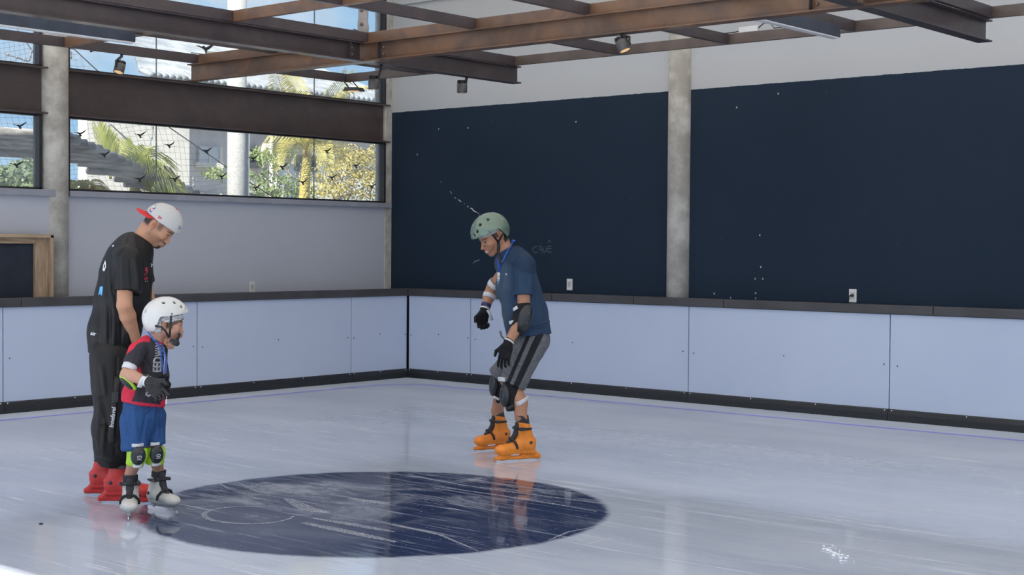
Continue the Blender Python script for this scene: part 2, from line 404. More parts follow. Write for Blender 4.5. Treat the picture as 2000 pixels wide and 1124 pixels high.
MB().box((XL-.10, 12.115, 3.25), (XL-.075, 12.165, 4.7)).build('curtain_channel', mat('aluminium_strip', (.55, .57, .6), .4), wl)
window('window_2', 7.89, 12.19, 3.235, 4.7, [8.965, 11.12], 'long upper window above the header beam')
window('window_3', 3.0, 7.60, 2.065, 2.785, [5.3], 'lower window left of the concrete column')
window('window_4', 3.0, 7.60, 3.235, 4.7, [5.3], 'upper window left of the concrete column')

# bird stickers on the glass
def bird_mesh():
    L = [(-.5, .06), (-.34, .10), (-.2, .06), (-.13, .10), (-.08, .115), (-.04, .08), (.0, .05), (.15, .14), (.3, .26), (.47, .40), (.5, .44), (.44, .30), (.3, .12), (.16, -.01), (.06, -.07),
         (.10, -.14), (.17, -.17), (.10, -.24), (.02, -.28), (-.02, -.20), (-.05, -.10), (-.13, -.03), (-.2, .0), (-.34, .04)]
    mb = MB(); mb.prism(L, (0, 0, 0), (.002, 0, 0), (0, 1, 0), (0, 0, 1)); return mb
b0 = None
birds = [  # px, py, width px, label
 (38, 246, 29, 'bird sticker high in the far left window, on the grey tiles'), (32, 322, 30, 'bird sticker low in the far left window, over the trees'),
 (156, 261, 27, 'bird sticker beside the round column, on blue sky'), (203, 302, 25, 'bird sticker at the upper edge of the grey tiled roof'),
 (273, 264, 26, 'bird sticker on the white building between two netting ropes'), (330, 284, 24, 'bird sticker just right of the first glass joint'),
 (272, 350, 26, 'bird sticker over the lower end of the grey tiled roof'), (341, 350, 24, 'bird sticker on the lower right of the white building'),
 (403, 295, 24, 'bird sticker on the grey building window with blinds'), (432, 345, 23, 'bird sticker just left of the white outdoor column'),
 (494, 310, 23, 'bird sticker just right of the white outdoor column'), (551, 326, 23, 'bird sticker left of the crowned palm'),
 (499, 367, 23, 'lowest bird sticker right of the white outdoor column'), (591, 356, 22, 'bird sticker on the yellow palm trunk'),
 (638, 295, 20, 'bird sticker under the palm fronds on the right'), (648, 347, 20, 'bird sticker over the branches right of the palm trunk'),
 (695, 324, 18, 'bird sticker high in the yellow leaved tree'), (726, 364, 18, 'bird sticker low in the yellow leaved tree near the corner'),
 (176, 90, 46, 'large bird sticker in the upper window beside the round column'), (402, 95, 42, 'large bird sticker in the upper window behind the junction box'),
 (703, 62, 32, 'bird sticker in the upper window behind the hanger plate')]
for i, (px, py, wpx, lab) in enumerate(birds):
    p = on_x(px, py, XL-.05); q0 = on_x(px-wpx/2, py, XL-.05); q1 = on_x(px+wpx/2, py, XL-.05)
    if b0 is None: b0 = bird_mesh().build('bird_sticker', M['frame']); o = b0
    else: o = b0.copy(); COL.objects.link(o)
    o.location = p; s_ = q1.y-q0.y; o.scale = (1, s_, s_*.72)
    if i >= 18: o.scale = (1, s_, s_*.85)
    tag(o, lab, 'sticker', 'bird stickers on the window glass')

# framed board at far left
fr = empty('framed_board', (-12.3, 6.3, .3)); tag(fr, 'pale wood frame around a dark navy board behind the rink wall', 'frame')
wood = (lambda t: t.out(t.pbsdf(Base_Color=t.mix(t.ramp(t.noise(t.coord(scale=(6, 6, .5)), 9, 5, .6), .3, .7), (.30, .20, .125), (.50, .37, .25)), Roughness=.5)))(NT('pale_oak'))
woodh = (lambda t: t.out(t.pbsdf(Base_Color=t.mix(t.ramp(t.noise(t.coord(scale=(6, .5, 6)), 9, 5, .6), .3, .7), (.30, .20, .125), (.48, .36, .245)), Roughness=.5)))(NT('pale_oak_rail'))
MB().box((0, -.9, 0), (.02, 1.16, 1.27)).build('board', mat('navy_board', (.018, .026, .042), .4), fr)
MB().box((-.02, 1.135, 0), (.06, 1.27, 1.325)).box((-.02, 1.27, 0), (.10, 1.305, 1.33)).build('frame_stile', wood, fr, .004)
MB().box((-.02, -.9, 1.245), (.06, 1.135, 1.30)).box((-.02, -.9, 1.30), (.10, 1.305, 1.335)).build('frame_rail', woodh, fr, .004)

# ------------------------------------------------------------------ dasher boards
def panel(p0, p1, nrm, label):
    p0, p1 = Vector((*p0, 0)), Vector((*p1, 0)); L = (p1-p0).length; d = (p1-p0)/L; nr = Vector((*nrm, 0))
    rz = math.atan2(d.y, d.x); r = empty('dasher_panel', p0, rz)
    sgn = 1 if Vector((-d.y, d.x, 0)).dot(nr) > 0 else -1   # rink side is +y*sgn in local axes
    tag(r, label, 'rink board', 'white dasher panels round the rink')
    mb = MB()
    n = 14; vs = []; g_ = .005
    for k in range(n+1):
        x = g_+(L-2*g_)*k/n; bow = .006*math.sin(PI*k/n)*random.uniform(.7, 1.2) if 0 < k < n else 0
        vs += [(x, sgn*(0+bow), .10), (x, sgn*(0+bow*.3), .964), (x, sgn*-.02, .10), (x, sgn*-.02, .964)]
    fs = []
    for k in range(n):
        a = 4*k; b = a+4
        q = [(a, b, b+1, a+1), (a+2, a+3, b+3, b+2), (a+1, b+1, b+3, a+3), (a, a+2, b+2, b)]
        fs += q
    fs += [(0, 1, 3, 2), (4*n, 4*n+2, 4*n+3, 4*n+1)]
    mb.add(vs, fs); mb.build('sheet', M['dasher'], r)
    fb = MB(); fb.box((0, min(-sgn*.02, -sgn*.09), 0), (L, max(-sgn*.02, -sgn*.09), .95)); fb.build('backing_frame', M['darkgrey'], r)
    kp = MB(); prof = [(-.02, 0), (.028, 0), (.027, .06), (.018, .095), (.006, .106), (-.02, .106)]
    kp.prism([(sgn*a, b) for a, b in prof], (g_*.5, 0, 0), (L-g_*.5, 0, 0), (0, 1, 0), (0, 0, 1)); kp.build('kick_plate', M['kick'], r)
    ns = max(3, int(L/.62)+1)
    for k in range(ns):
        x = .035+(L-.07)*k/(ns-1); m_ = MB(); m_.ball((x, sgn*.017, .093), (.007, .006, .007), 8); m_.build('screw', M['rivet'], r)
    for (fx, z) in ((.02, .50), (.5, .53), (.985, .51)):
        m_ = MB(); m_.ball((L*fx+(.02 if fx < .5 else -.02 if fx > .6 else .0), sgn*.006, z), (.007, .006, .007), 8); m_.build('panel_screw', M['darkdot'], r)
    return r
panel((-12, 4.8), (-12, 6.96), (1, 0), 'white rink panel at the far left edge, before the first joint')
panel((-12, 6.96), (-12, 9.12), (1, 0), 'white rink panel behind the man in black and the child')
panel((-12, 9.12), (-12, 11.26), (1, 0), 'white rink panel under the grey wall outlet')
panel((-12, 11.26), (-12, 12.158), (1, 0), 'short white rink panel just left of the rink corner')
panel((-11.982, 12.17), (-11.0, 12.17), (0, -1), 'short white rink panel just right of the rink corner')
panel((-11.0, 12.17), (-8.05, 12.17), (0, -1), 'long white rink panel behind the skater in the green helmet')
panel((-8.05, 12.17), (-5.88, 12.17), (0, -1), 'white rink panel with screw dots right of the back column')
panel((-5.88, 12.17), (-3.0, 12.17), (0, -1), 'glossy white rink panel at the far right with reflections')
panel((-3.0, 12.17), (-.1, 12.17), (0, -1), 'white rink panel beyond the right edge')
def caprail(p0, p1, z0, z1, label):
    p0, p1 = Vector((*p0, 0)), Vector((*p1, 0)); d = (p1-p0).normalized(); u = Vector((0, 0, 1)).cross(d)
    mb = MB(); mb.prism([(-.055, z0), (.055, z0), (.055, z1), (-.055, z1)], p0, p1, u, (0, 0, 1))
    tag(mb.build('cap_rail', M['cap'], None, .006), label, 'rail', 'dark cap rails on the rink boards')
caprail((-12.03, 4.8), (-12.03, 7.13), .965, 1.048, 'cap rail in front of the framed board')
caprail((-12.03, 7.135), (-12.03, 12.255), .965, 1.05, 'long cap rail under the grey wall and its outlet')
for a, b, lab in ((-11.97, -9.805, 'cap rail behind the skater in the green helmet'), (-9.8, -8.72, 'cap rail under the outlet near the skater'), (-8.715, -7.635, 'cap rail in front of the back wall column'),
                  (-7.63, -5.465, 'cap rail under the outlet with the black plug'), (-5.46, -.1, 'cap rail at the far right edge')):
    caprail((a, 12.20), (b, 12.20), .968, 1.05, lab)

# sockets
def socket(p, rz, label, plug=False):
    r = empty('wall_outlet', p, rz); tag(r, label, 'outlet')
    MB().box((-.038, 0, -.062), (.038, .012, .062)).build('cover_plate', M['white_plastic'], r, .004)
    MB().box((-.018, .012, -.03), (.018, .015, .03)).build('insert', mat('outlet_insert', (.55, .55, .53), .4), r)
    if plug:
        m_ = MB(); m_.ball((.0, .022, .004), (.022, .014, .012), 10); m_.tube([(.016, .02, .004), (.03, .024, -.004), (.036, .014, -.03), (.039, .006, -.062), (.04, .004, -.13)], .005, 6); m_.build('plug', M['black'], r)
socket((XL+.001, 10.17, 1.087), -PI/2, 'white wall outlet on the grey wall left of the corner')
socket((-9.67, YB-.001, 1.147), PI, 'cream wall outlet on the black wall near the skater')
socket((-6.318, YB-.001, 1.118), PI, 'white wall outlet with a black plug on the right black wall', True)

# ------------------------------------------------------------------ hanging steel grid
ZB, ZT = 3.19, 3.36
def beam(a, b, label, stiff=(), m_='steel'):
    a, b = Vector(a), Vector(b); r = empty('steel_beam', a, 0); tag(r, label, 'beam', 'steel beams of the hanging grid', 'thing')
    mb = MB(); ibeam(mb, (0, 0, 0), b-a, ZT-ZB, .115); mb.build('profile', M[m_], r)
    d = (b-a).normalized(); u = Vector((0, 0, 1)).cross(d)
    for t_ in stiff:
        c = d*t_
        p_ = MB(); p_.prism([(-.052, .012), (.052, .012), (.052, ZT-ZB-.012), (-.052, ZT-ZB-.012)], c-d*.005, c+d*.005, u, (0, 0, 1)); p_.build('stiffener_plate', M['steel'], r)
        for z in (.055, .115):
            for sg in (-1, 1):
                q = MB(); q.ball(c+d*.045+u*sg*.012+Vector((0, 0, z)), .013, 8); q.build('bolt', M['bolt'], r)
    return r
beam((-9.445, 2.0, ZB), (-9.445, 8.948, ZB), 'long brown beam running from the upper left corner to the bolted crossing', (6.80,), 'steel')
beam((-9.445, 9.072, ZB), (-9.445, 11.12, ZB), 'short brown beam end pointing at the back wall beyond the crossing', (), 'steel')
beam((-11.95, 9.01, ZB), (1.0, 9.01, ZB), 'longest brown beam crossing the picture below the white wall, with warm bounced light in its colour', (2.36, 2.72, 6.98), 'steel_brown')
beam((-4.605, 2.0, ZB), (-4.605, 8.948, ZB), 'brown beam reaching the crossing beam at the upper right from in front', (6.8,), 'steel')
beam((-4.605, 9.072, ZB), (-4.605, 11.12, ZB), 'brown beam end at the upper right corner of the grid', (), 'steel')
def chan(lo, hi, m_, label):
    tag(MB().box(lo, hi).build('steel_channel', M[m_], None, .003), label, 'channel', 'steel channels of the hanging grid', 'thing')
for x, w_ in ((-11.84, 'that is outermost, in front of the window column'), (-10.63, 'above the dark light bar at the upper left'), (-9.40, 'lying on top of the long left beam'),
    (-8.105, 'next right of the hanger plate'), (-6.915, 'left of the tilted spotlight'), (-5.69, 'beside the navy light bar'), (-4.525, 'on top of the upper right beam')):
    chan((x-.022, 2, ZT), (x+.022, 8.987, ZT+.09), 'steel', 'front length of the steel channel '+w_)
    chan((x-.022, 9.033, ZT), (x+.022, 11.007, ZT+.09), 'steel', 'rear length of the steel channel '+w_)
chan((-11.862, 11.008, ZT), (1, 11.052, ZT+.09), 'steel_mid', 'rearmost steel channel running along the back wall')
chan((-11.862, 8.988, ZT), (1, 9.032, ZT+.09), 'steel_brown', 'steel channel lying on top of the crossing beam')
for a, b, w_ in ((-11.817, -10.653, 'cross channel at the upper left over the window column'), (-10.607, -9.423, 'cross channel hidden over the dark light bar'), (-9.377, -8.128, 'cross channel at the top edge left of the hanger plate'), (-8.082, -6.938, 'cross channel at the top edge right of the hanger plate')):
    chan((a, 7.478, ZT), (b, 7.522, ZT+.09), 'steel_brown', w_)
# hanger plate
h = empty('hanger_plate', (-9.43, 8.98, ZT+.09)); tag(h, 'pale rounded hanger plate with bolts where the beams cross', 'bracket')
mb = MB(); mb.prism([(-.042, -.02), (.042, -.02), (.046, .06), (.036, .10), (.040, .13), (.040, .42), (-.040, .42), (-.040, .13), (-.046, .08)], (0, -.008, 0), (0, .008, 0), (.76, .65, 0), (0, 0, 1)); mb.build('plate', mat('pale_grey_steel', (.36, .33, .32), .5), h)
for z in (.075, .20):
    q = MB(); q.ball((-.005, -.016, z), (.018, .016, .018), 10); q.build('bolt', M['bolt'], h)
# light bars
def lightbar(x, y0, y1, label):
    r = empty('light_bar', (x, y0, ZT-.093)); tag(r, label, 'light', 'linear light bars')
    MB().box((-.035, 0, 0), (.035, y1-y0, .092)).build('housing', M['navybar'], r, .003)
    MB().box((-.03, .01, -.012), (.03, y1-y0-.01, 0)).build('diffuser', M['diffuser'], r)
lightbar(-10.49, 3.0, 7.30, 'dark light bar below the channel at the upper left')
lightbar(-5.655, 9.09, 10.66, 'navy light bar with a white diffuser at the upper right')
# junction boxes with cable
def jbox(p, d, label):
    r = empty('junction_box', p); tag(r, label, 'box')
    MB().box((-.075*abs(d[0])-.02, -.075*abs(d[1])-.02, 0), (.075*abs(d[0])+.02, .075*abs(d[1])+.02, .05)).build('case', M['white_plastic'], r, .004)
    c = MB(); D = Vector((*d, 0))
    c.tube([D*.08+Vector((0, 0, .02)), D*.14+Vector((0, 0, .06)), D*.2+Vector((0, 0, .07)), D*.25+Vector((0, 0, .012)), D*.33+Vector((0, 0, .012))], .005, 6)
    c.build('cable', M['black'], r); c = MB(); c.tube([D*-.08+Vector((0, 0, .02)), D*-.15+Vector((0, 0, .012)), D*-.3+Vector((0, 0, .012))], .005, 6); c.build('cable', M['black'], r)
jbox((-6.70, 11.03, ZT+.09), (1, 0), 'cream junction box with cables on the rear channel')
jbox((-11.84, 9.22, ZT+.09), (0, 1), 'cream junction box on the channel in front of the window')
# spotlights
def spot(attach, c, tilt_dir, tilt, label):
    a = Vector(attach); c = Vector(c); r = empty('spotlight', a); tag(r, label, 'spotlight', 'small cylindrical track spotlights')
    ax = Vector((tilt_dir[0]*math.sin(tilt), tilt_dir[1]*math.sin(tilt), -math.cos(tilt)))
    Rm = ax.to_track_quat('Z', 'Y').to_matrix().to_4x4()
    T = Matrix.Translation(c-a) @ Rm
    MB().lathe([(.046, -.028), (.050, -.026), (.050, .056), (.046, .06), (.044, .05)], T, 24).build('housing', mat('graphite_housing', (.09, .088, .09), .32, .05), r)
    fin = MB()
    for k in range(12):
        an = 2*PI*k/12; fin.box((.020, -.003, -.058), (.047, .003, -.026), T @ Matrix.Rotation(an, 4, 'Z'))
    fin.lathe([(.03, -.055), (.03, -.026)], T, 12); fin.build('heat_sink', M['black'], r)
    MB().lathe([(.001, .052), (.043, .052)], T, 20).build('lens', spotlens, r)
    side = T.to_3x3() @ Vector((0, 1, 0)); side.z = 0; side = side.normalized() if side.length > .1 else Vector((0, 1, 0))
    ar = MB(); q = (c-a)+side*.058
    ar.tube([(0, 0, 0), (0, 0, -.02), q+Vector((0, 0, .05)), q], [.014, .014, .010, .010], 8); ar.ball(q, .014, 8); ar.build('arm', M['black'], r)
def lens_mat():
    t = NT('warm_spot_lens'); return t.out(t.n('ShaderNodeAddShader', i0=t.pbsdf(Base_Color=(.8, .6, .4), Roughness=.3), i1=t.n('ShaderNodeEmission', Color=(1, .62, .32), Strength=.35)))
spotlens = lens_mat()
pA = on_x(234, 131, -11.78); spot((-11.84, 8.11, ZT), pA, (.3, -.95), .38, 'spotlight hanging in front of the round column window')
qB = on_x(745, 131, -9.44); pB = on_x(730, 161, -9.44); spot((-9.44, qB.y, ZB), pB, (.0, 0), 0.0, 'spotlight hanging where the beams cross, over the window edge')
pC = on_x(902.5, 169, -9.44); spot((-9.44, on_x(911, 150, -9.44).y, ZB), pC, (0, 0), 0.0, 'spotlight hanging under the beam end against the white wall')
pD = on_y(1216, 86, 8.93); spot((-6.59, 9.0, ZB), pD, (.8, .1), .52, 'tilted black spotlight next to the junction box on the right')
fl = empty('floodlight', (-11.72, 10.93, ZT)); tag(fl, 'flat black floodlight hung from the far corner of the grid', 'floodlight')
pF = on_x(691.5, 176, -11.72)-Vector((-11.72, 10.93, ZT))
MB().prism([(-.055, .028), (.055, .028), (.085, -.012), (-.085, -.012)], pF+Vector((0, -.06, 0)), pF+Vector((0, .06, 0)), (.76, .65, 0), (0, 0, 1)).build('housing', M['black'], fl)
MB().box((-.055, -.05, -.016), (.055, .05, -.012), Matrix.Translation(pF) @ Matrix.Rotation(.7, 4, 'Z')).build('lens', spotlens, fl)
m_ = MB(); 
for s_ in (-1, 1): m_.tube([pF+Vector((.76, .65, 0))*s_*.05+Vector((0, 0, .02)), Vector((0, 0, 0))+Vector((.76, .65, 0))*s_*.05], .006, 6)
m_.build('bracket', M['black'], fl)

# ------------------------------------------------------------------ outside the windows
def leafmat(name, c1, c2):
    t = NT(name); c = t.mix(t.ramp(t.noise(t.coord(), 4, 3), .3, .7), c1, c2)
    sh = t.n('ShaderNodeMixShader', i0=.35, i1=t.pbsdf(Base_Color=c, Roughness=.5), i2=t.n('ShaderNodeBsdfTranslucent', Color=c)); return t.out(sh)
M['palm'] = leafmat('palm_green', (.16, .22, .05), (.42, .42, .10)); M['palm_y'] = leafmat('palm_yellow', (.42, .38, .09), (.68, .58, .20))
M['leaf_y'] = leafmat('leaf_ochre', (.36, .31, .09), (.50, .43, .16)); M['leaf_g'] = leafmat('leaf_green', (.16, .24, .08), (.32, .38, .13))
M['far'] = leafmat('far_green', (.10, .16, .09), (.22, .28, .14))
M['bark'] = mat('pale_bark', (.38, .33, .27), .8, .2, 8); M['palmtrunk'] = mat('yellow_palm_trunk', (.52, .42, .12), .6, .2, 5, stretch=(1, 1, 8)); M['browntrunk'] = mat('brown_palm_sheath', (.22, .16, .10), .8, .2, 9)
M['bwhite'] = mat('white_render', (.74, .70, .63), .8, .03, 1); M['bgrey'] = mat('taupe_render', (.64, .60, .58), .8, .05, 1); M['bblue'] = mat('pale_blue_render', (.66, .72, .78), .8, .04, 1)
M['tile'] = mat('weathered_tile', (.40, .375, .35), .85, .35, 9, bump=.5, bscale=30, stretch=(1, .25, 1)); M['rooftile'] = mat('pale_roof_tile', (.30, .32, .34), .7, .15, 3)
M['net'] = mat('grey_netting', (.10, .105, .11), .7); M['rope'] = mat('knotted_rope', (.20, .23, .25), .8); M['ropedark'] = mat('dark_cable', (.05, .055, .06), .6)
M['bglass'] = mat('dark_window_glass', (.06, .09, .10), .15); M['blind'] = mat('window_blind', (.62, .66, .70), .5, .1, 3, stretch=(1, 1, 30)); M['speckle'] = mat('speckled_white_concrete', (.40, .40, .395), .8, .14, 60)

# neighbouring building
nb = empty('neighbour_building', (-20, 13, 0)); tag(nb, 'white and taupe building with a tiled roof behind the long window', 'building')
NB = Vector((-20, 13, 0))
def bx(name, m_, px0, px1, z0, z1, X, dX=.3, bev=0):
    a = on_x(px0, 320, X).y; b = on_x(px1, 320, X).y
    return MB().box(Vector((X-dX, a, z0))-NB, Vector((X, b, z1))-NB).build(name, m_, nb, bev)
def zz(px, py, X): return on_x(px, py, X).z
bx('white_wall', M['bwhite'], 170, 370, -.16, zz(270, 205, -19.6), -19.6, .25)
bx('taupe_wall', M['bgrey'], 366, 960, -.16, zz(330, 151, -19.4)-.05, -20, .3)
bx('blue_wall_bay', M['bblue'], 541, 578, -.16, zz(560, 292, -19.95), -19.95, .2)
bx('blue_wall_bay', M['bblue'], 600, 780, -.16, zz(650, 300, -19.96), -19.96, .2)
for px0, px1, py0, py1, m_ in ((390, 428, 285, 317, 'blind'), (480, 506, 291, 318, 'bglass'), (581, 612, 303, 325, 'bglass'), (390, 428, 377, 395, 'blind'), (468, 512, 376, 395, 'bglass')):
    X = -19.93; wf = empty('building_window', Vector((X, on_x(px0, 300, X).y, zz(px0, py1, X)))-NB, 0, nb)
    L = on_x(px1, 300, X).y-on_x(px0, 300, X).y; H = zz(px0, py0, X)-zz(px0, py1, X)
    MB().box((-.05, 0, 0), (0, L, H)).build('pane', M[m_], wf)
    MB().box((-.05, -.06, -.08), (.05, L+.06, 0)).box((-.05, L, 0), (.03, L+.05, H)).box((-.05, L*.5-.02, 0), (.02, L*.5+.02, H)).build('frame', M['bwhite'] if m_ == 'blind' else M['ropedark'], wf)
X = -19.7; ac = MB().box(Vector((X-.25, on_x(516, 290, X).y, zz(520, 297, X)))-NB, Vector((X, on_x(528, 290, X).y, zz(520, 280, X)))-NB); ac.build('air_conditioner', M['bwhite'], nb, .02)
pp = MB(); q = Vector((X, on_x(530, 300, X).y, 0))-NB; pp.tube([q, q+Vector((0, 0, 4.4))], .035, 8); pp.build('downpipe', M['bwhite'], nb)
# roof with barrel tiles, eave parallel to the rink wall
ze = zz(330, 151, -19.4); y0 = on_x(292, 151, -19.4).y; y1 = on_x(800, 190, -19.4).y
rf = MB(); nrow = 46; r_ = (y1-y0)/nrow/2; sl = Vector((-5.2, 0, 1.75))
for k in range(nrow):
    c = Vector((-19.4, y0+(2*k+1)*r_, ze))-NB
    poly = [(r_*math.cos(a), r_*math.sin(a)*.9) for a in np.linspace(0, PI, 7)] + [(-r_*.8, -.03), (r_*.8, -.03)]
    rf.prism(poly, c, c+sl*min(1, .06+k/26), (0, 1, 0), (0, 0, 1), True)
rf.build('tiled_roof', M['rooftile'], nb)
MB().box(Vector((-19.9, y0, ze-.22))-NB, Vector((-19.45, y1, ze-.03))-NB).build('eave_board', M['bgrey'], nb)

# outdoor column
c0 = on_x(462.5, 330, -14.9)
tag(MB().lathe([(.126, -.16), (.122, 5.0)], Matrix.Translation((c0.x, c0.y, 0)), 24).build('outdoor_column', M['speckle']), 'speckled white round column standing outside the long window', 'column', kind='structure')
MB().tube([(c0.x+.05, c0.y+.135, -.16), (c0.x+.05, c0.y+.135, 3.2)], .025, 8).build('drain_pipe', M['bgrey'], bpy.data.objects['outdoor_column'])

# roof of long round tiles, sloping down to the right
lg = MB(); N = 19; O = on_x(138, 300, -14.5)
for i in range(N):
    f = i/(N-1); X = -14.3-.06*i
    pr = (138+f*262, 268+f*116); e = on_x(*pr, X)
    pl = (-60, 0) if i < 7 else (118+(i-7)*18, 0)
    ys = on_x(pl[0], 330, X).y
    rr = .058+.006*math.sin(i*2.1)
    P0 = Vector((X, ys, e.z+.035*math.sin(i*1.7))); P1 = Vector((X, e.y, e.z))
    lg.tube([P0-O, (P0+P1)/2-O+Vector((0, 0, .01*math.sin(i*3))), P1-O], [rr*.9, rr, rr*1.04], 12)
lo = lg.build('log_roof', M['tile']); lo.location = O; tag(lo, 'grey weathered roof of long round tiles sloping down past the column', 'roof')

# palms
def frond(mb, base, mid, tip, n=48, L=.42, droop=.45, w=.0085, lf=1.0):
    b, m_, t_ = map(Vector, (base, mid, tip)); pts = []
    for k in range(n+1):
        f = k/n; pts.append(b*(1-f)**2+m_*2*f*(1-f)+t_*f*f)
    mb.tube(pts[::3], [max(.004, .016*(1-i/len(pts[::3]))) for i in range(len(pts[::3]))], 5)
    side0 = (t_-b).cross(Vector((0, 0, 1)))
    if side0.length < .05: side0 = Vector((0, 1, 0))
    for k in range(3, n):
        f = k/n; d = (pts[k+1]-pts[k-1]).normalized(); sd = side0-d*side0.dot(d); sd.normalize(); up = sd.cross(d); up = up if up.z > 0 else -up
        ll = L*(.45+.55*math.sin(PI*min(1, f*1.05+.05)))*random.uniform(.85, 1.1)
        for sg in (-1, 1):
            dr = (sd*sg*.75+d*.62*lf+up*.22+Vector((0, 0, random.uniform(-.1, .05)))).normalized()
            p0 = pts[k]; p1 = p0+dr*ll*.55; p2 = p0+dr*ll+Vector((0, 0, -droop*ll)); q = d*w
            mb.add([p0-q*.6, p0+q*.6, p1+q, p1-q, p2], [(0, 1, 2, 3), (3, 2, 4)])
def palm(label, m_, trunk, fronds, group='palms beyond the glass'):
    o = Vector(trunk[0][0]); r = empty('palm_tree', o); tag(r, label, 'palm tree', group)
    mb = MB(); mb.tube([Vector(p)-o for p, q in trunk], [q for p, q in trunk], 12); mb.build('trunk', M['palmtrunk'], r)
    for fr_ in fronds:
        k = fr_[3] if len(fr_) > 3 else {}
        mb = MB(); frond(mb, Vector(fr_[0])-o, Vector(fr_[1])-o, Vector(fr_[2])-o, **k); mb.build('frond', m_, r)
    return r
X = -16.2
def A(px, py, dx=0): return on_x(px, py, X+dx)
tb = A(594, 386); top = A(599, 306)
pa = palm('crowned palm with a yellow trunk and drooping fronds', M['palm_y'], [((tb.x, tb.y, -.16), .085), (tuple(A(594, 386)), .078), (tuple(A(599, 318)), .068), (tuple(top), .055), (tuple(A(599, 292)), .05)],
    [(A(598, 295), A(560, 210, .2), A(540, 140, .6)), (A(598, 295), A(590, 190, -.4), A(563, 143, -.5)), (A(598, 292), A(630, 180, .3), A(720, 172, .7)), (A(598, 292), A(640, 195, -.1), A(745, 205, .2)),
     (A(599, 295), A(640, 215, .5), A(680, 140, .9)), (A(598, 295), A(560, 245, .5), A(552, 330, .7), dict(droop=.7, L=.35)), (A(598, 295), A(575, 255, .7), A(566, 320, 1), dict(droop=.8, L=.3)),
     (A(599, 295), A(625, 240, .6), A(645, 335, .9), dict(droop=.8, L=.35)), (A(599, 295), A(620, 262, .9), A(632, 315, 1.3), dict(droop=.8, L=.26)), (A(599, 295), A(645, 240, -.4), A(665, 315, -.6), dict(droop=.7)), (A(599, 295), A(555, 235, -.5), A(540, 300, -.7), dict(droop=.7))])
MB().tube([top-tb-Vector((0, 0, 0))+Vector((0, 0, tb.z+.16)), A(599, 296)-tb+Vector((0, 0, tb.z+.16))], [.075, .06], 10).build('crown_sheath', M['browntrunk'], pa)
X = -15.2
tb = A(268, 400)
palm('palm with arching green fronds rising behind the grey tiled roof', M['palm'], [((tb.x, tb.y, -.16), .1), (tuple(A(268, 385)), .09), (tuple(A(262, 366)), .06)],
    [(A(216, 350), A(205, 300), A(190, 248), dict(L=.42, droop=.05, lf=1.6)), (A(216, 350), A(214, 310), A(206, 262), dict(L=.36, droop=.05, lf=1.6)), (A(255, 360), A(262, 300), A(318, 322, .4), dict(L=.55)), (A(258, 360), A(290, 300, .2), A(352, 374, .5), dict(L=.5, droop=.6)),
     (A(258, 362), A(300, 345, .2), A(362, 402, .4), dict(L=.4, droop=.7)), (A(256, 358), A(240, 320, -.3), A(262, 285, -.2), dict(L=.45, droop=.15)), (A(256, 358), A(255, 315, .4), A(286, 290, .8), dict(L=.42, droop=.15)), (A(258, 366), A(285, 362), A(330, 398, .3), dict(L=.4, droop=.6))])
X = -13.7
tb = A(168, 400)
palm('yellow palm top at the lower left corner of the long window', M['palm_y'], [((tb.x, tb.y, -.16), .07), (tuple(A(168, 390)), .05)],
    [(A(165, 382), A(160, 345), A(130, 372), dict(L=.22)), (A(165, 382), A(168, 340), A(196, 378), dict(L=.22)), (A(165, 384), A(150, 360), A(122, 395), dict(L=.2)), (A(170, 384), A(190, 352), A(206, 392), dict(L=.2))])

# leafy trees
def tree(label, m_, base, blobs, branches, nleaf, ls=.05):
    o = Vector((base.x, base.y, -.16)); r = empty('leafy_tree', o); tag(r, label, 'tree', 'trees beyond the glass')
    mb = MB()
    for pts, r0 in branches: mb.tube([Vector(p)-o for p in pts], [r0*(1-.7*i/(len(pts)-1)) for i in range(len(pts))], 6)
    mb.build('trunk', M['bark'], r)
    lf = MB()
    for k in range(nleaf):
        c, rad = random.choice(blobs); d = Vector((random.gauss(0, 1), random.gauss(0, 1), random.gauss(0, 1))).normalized()*random.random()**.45
        p = Vector(c)+Vector((d.x*rad[0], d.y*rad[1], d.z*rad[2]))-o
        u = Vector((random.uniform(-1, 1), random.uniform(-1, 1), random.uniform(-1, 1))).normalized(); w = u.orthogonal().normalized(); s_ = ls*random.uniform(.6, 1.3)
        lf.add([p-u*s_, p+w*s_*.45, p+u*s_, p-w*s_*.45], [(0, 1, 2, 3)])
    lf.build('foliage', m_, r)
X = -18
b_ = A(655, 392)
tree('airy tree with ochre leaves by the corner of the long window', M['leaf_y'], b_,
    [(A(x, y, dx), (.5, .24, .17)) for x, y, dx in ((672, 300, 0), (705, 310, .3), (735, 300, -.3), (650, 330, .2), (690, 345, 0), (725, 350, .4), (745, 330, 0), (660, 368, .3), (700, 378, 0), (740, 378, .2), (640, 355, -.2), (690, 318, -.4), (622, 376, .3))],
    [([(b_.x, b_.y, -.16), b_, A(668, 345), A(690, 300)], .05), ([b_, A(690, 355), A(735, 315)], .035), ([b_, A(640, 350), A(655, 300)], .03), ([b_, A(700, 372), A(745, 350)], .03), ([A(668, 345), A(705, 330), A(720, 295)], .02)], 3600, .030)
X = -17.2
b_ = A(538, 395)
